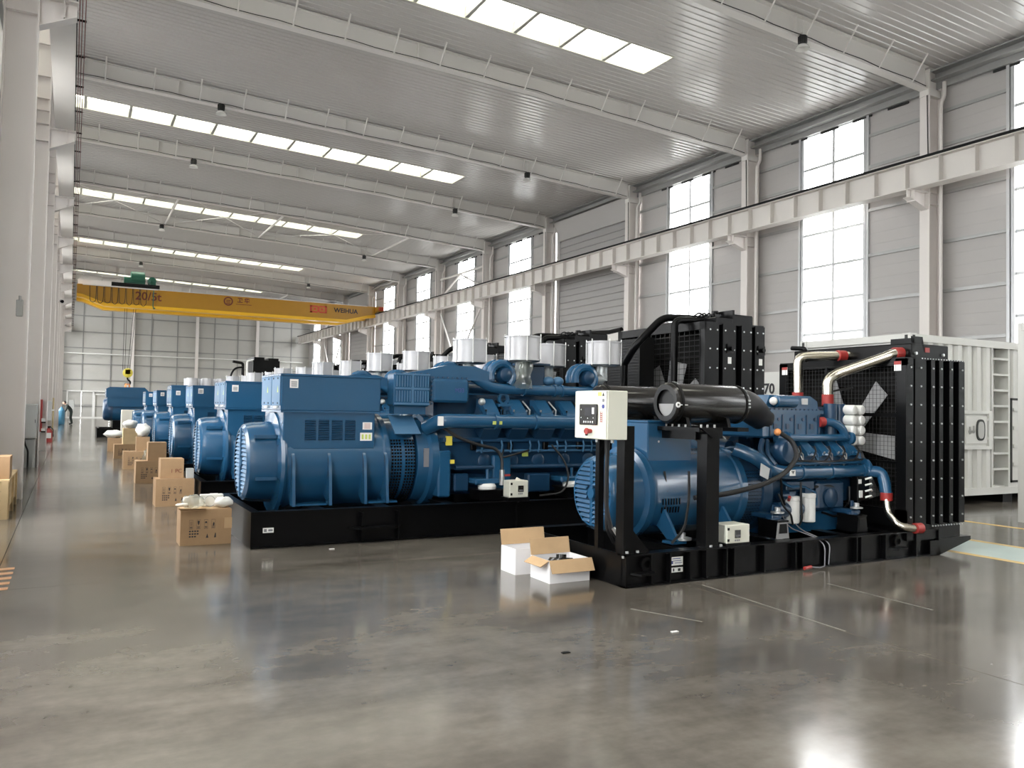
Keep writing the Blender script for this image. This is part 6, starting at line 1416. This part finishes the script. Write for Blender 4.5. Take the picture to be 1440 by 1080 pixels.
def worker(x, y):
    # joints of a bending figure seen from the side, head towards the left
    J = {'pelvis': (0, 0, .92), 'waist': (-.06, 0, 1.06), 'chest': (-.22, 0, 1.28), 'neck': (-.36, 0, 1.42), 'head': (-.45, 0, 1.50),
         'hipL': (0, .10, .88), 'kneeL': (-.06, .12, .48), 'ankL': (.04, .12, .08), 'toeL': (-.14, .13, .03),
         'hipR': (0, -.10, .88), 'kneeR': (-.02, -.12, .48), 'ankR': (.08, -.12, .08), 'toeR': (-.10, -.13, .03),
         'shL': (-.25, .19, 1.33), 'elL': (-.30, .22, 1.03), 'wrL': (-.44, .14, .84), 'shR': (-.25, -.19, 1.33), 'elR': (-.30, -.22, 1.03), 'wrR': (-.44, -.14, .84)}
    E = [('pelvis', 'waist'), ('waist', 'chest'), ('chest', 'neck'), ('pelvis', 'hipL'), ('hipL', 'kneeL'), ('kneeL', 'ankL'), ('ankL', 'toeL'), ('pelvis', 'hipR'), ('hipR', 'kneeR'), ('kneeR', 'ankR'), ('ankR', 'toeR'),
         ('chest', 'shL'), ('shL', 'elL'), ('elL', 'wrL'), ('chest', 'shR'), ('shR', 'elR'), ('elR', 'wrR')]
    Rr = {'pelvis': .15, 'waist': .14, 'chest': .16, 'neck': .07, 'hipL': .10, 'hipR': .10, 'kneeL': .075, 'kneeR': .075, 'ankL': .055, 'ankR': .055, 'toeL': .045, 'toeR': .045, 'shL': .075, 'shR': .075, 'elL': .055, 'elR': .055, 'wrL': .04, 'wrR': .04}
    names = [n for n in J if n != 'head']
    r = empty('person', (x, y, 0), 'worker in dark clothes bending over a blue cylinder beside the left columns', 'person')
    me = bpy.data.meshes.new('body'); me.from_pydata([J[n] for n in names], [(names.index(a), names.index(b)) for a, b in E], [])
    o = bpy.data.objects.new('tmp', me); COL.objects.link(o)
    o.modifiers.new('skin', 'SKIN'); o.modifiers.new('sub', 'SUBSURF').levels = 1
    for i, n in enumerate(names): me.skin_vertices[0].data[i].radius = (Rr[n], Rr[n])
    me.skin_vertices[0].data[0].use_root = True
    bpy.context.view_layer.update()
    m2 = bpy.data.meshes.new_from_object(o.evaluated_get(bpy.context.evaluated_depsgraph_get())); bpy.data.objects.remove(o)
    m2.materials.clear(); m2.materials.append(MATS['cloth_dark']); m2.polygons.foreach_set('use_smooth', [True] * len(m2.polygons))
    b = bpy.data.objects.new('body', m2); COL.objects.link(b); b.parent = r
    hx, hz = x - .46, 1.52
    hd = MB().sphere((hx, y, hz), .105, 16, 12, (.95, .78, 1.15)).sphere((hx - .105, y, hz - .01), .022, 8, 6).sphere((hx, y + .085, hz), .028, 8, 6, (.8, .4, 1.2)).sphere((hx, y - .085, hz), .028, 8, 6, (.8, .4, 1.2)).cyl((hx + .05, y, hz - .05), (hx + .12, y, hz - .12), .055, n=10).build('head', 'skin', r)
    MB().sphere((hx + .025, y, hz + .03), .112, 14, 10, (.95, .82, 1.08)).build('hair', 'hair', r)
    for yy in (-.035, .035): MB().sphere((hx - .088, y + yy, hz + .015), .014, 8, 6).build('eye', 'ink', hd)
    MB().box(hx - .102, y - .025, hz - .06, hx - .085, y + .025, hz - .052).build('mouth', 'copper_red', hd)
    for s in (-1, 1):
        wx, wy, wz = x - .44, y + s * .14, .84
        h = MB().sphere((wx - .03, wy, wz - .04), .042, 10, 8, (.8, .5, 1.1))
        for q in range(4): h.tube([(wx - .05 + q * .018, wy, wz - .07), (wx - .06 + q * .018, wy - s * .01, wz - .105), (wx - .05 + q * .016, wy - s * .03, wz - .13)], .009, 6)
        h.tube([(wx - .05, wy - s * .02, wz - .02), (wx - .08, wy - s * .03, wz - .05), (wx - .08, wy - s * .04, wz - .08)], .010, 6)
        h.build('hand', 'skin', r)
    return r
worker(.08, 65.55)

# small things fixed to the columns
tag(MB().box(-.83, 15.575, 2.98, -.73, 15.601, 3.26, .02).cyl((-.78, 15.58, 3.24), (-.78, 15.58, 3.32), .02, n=8).build('lamp_socket', 'elec_grey', origin=(-.78, 15.6, 2.98)), 'small grey fitting on the web of the nearest left column', 'fitting')
sc_ = empty('security_camera', (-.62, 45.5, 6.4), 'small black security camera on a bracket of a left column', 'camera')
MB().cyl((-.66, 45.5, 6.45), (-.50, 45.45, 6.5), .02, n=8).build('bracket', 'column', sc_); MB().cyl((-.54, 45.55, 6.52), (-.50, 45.2, 6.46), .08, n=12).build('housing', 'black', sc_)
for n_, (x, y, L) in enumerate([(2.6, 9.05, .02), (3.9, 4.7, .03), (2.9, 4.6, .03)]):
    tag(MB().box(x, y, .0005, x + .06, y + L, .008, .002).build('litter_scrap', 'sheet_white' if n_ != 2 else 'black_matt', origin=(x, y, 0)), ['white scrap of paper on the floor before the nearest large skid', 'small white scrap on the floor in the middle foreground', 'small dark scrap on the floor in the left foreground'][n_], 'litter')

# ------------------------------------------------------------------ what stands outside the windows
tag(MB().box(-60, -60, -.35, 90, 150, -.31).build('ground', 'asphalt', flat=True), kind='structure')
nb = empty('neighbour_building', (40, 30, -.3), 'pale neighbouring factory building seen through the right windows', 'building')
MB().box(40, -30, -.3, 55, 140, 8.6).build('wall', 'outside_wall', nb); MB().box(39.8, -30, 8.5, 55.2, 140, 9.0).build('parapet', 'white', nb)
pw = mesh_only(MB().box(0, 0, 0, .12, 3.2, 3.2), 'outside_glass')
fw = mesh_only(MB().box(0, -.1, -.1, .06, 3.3, 0).box(0, -.1, 3.2, .06, 3.3, 3.3).box(0, -.1, 0, .06, 0, 3.2).box(0, 3.2, 0, .06, 3.3, 3.2).box(0, 1.55, 0, .06, 1.65, 3.2).box(0, 0, 1.55, .06, 3.2, 1.65), 'white')
for i in range(16):
    o = piece(pw, 'window', nb, (-.05, -55 + i * 9.5, 2.9)); piece(fw, 'window_frame', o, (-.05, 0, 0))
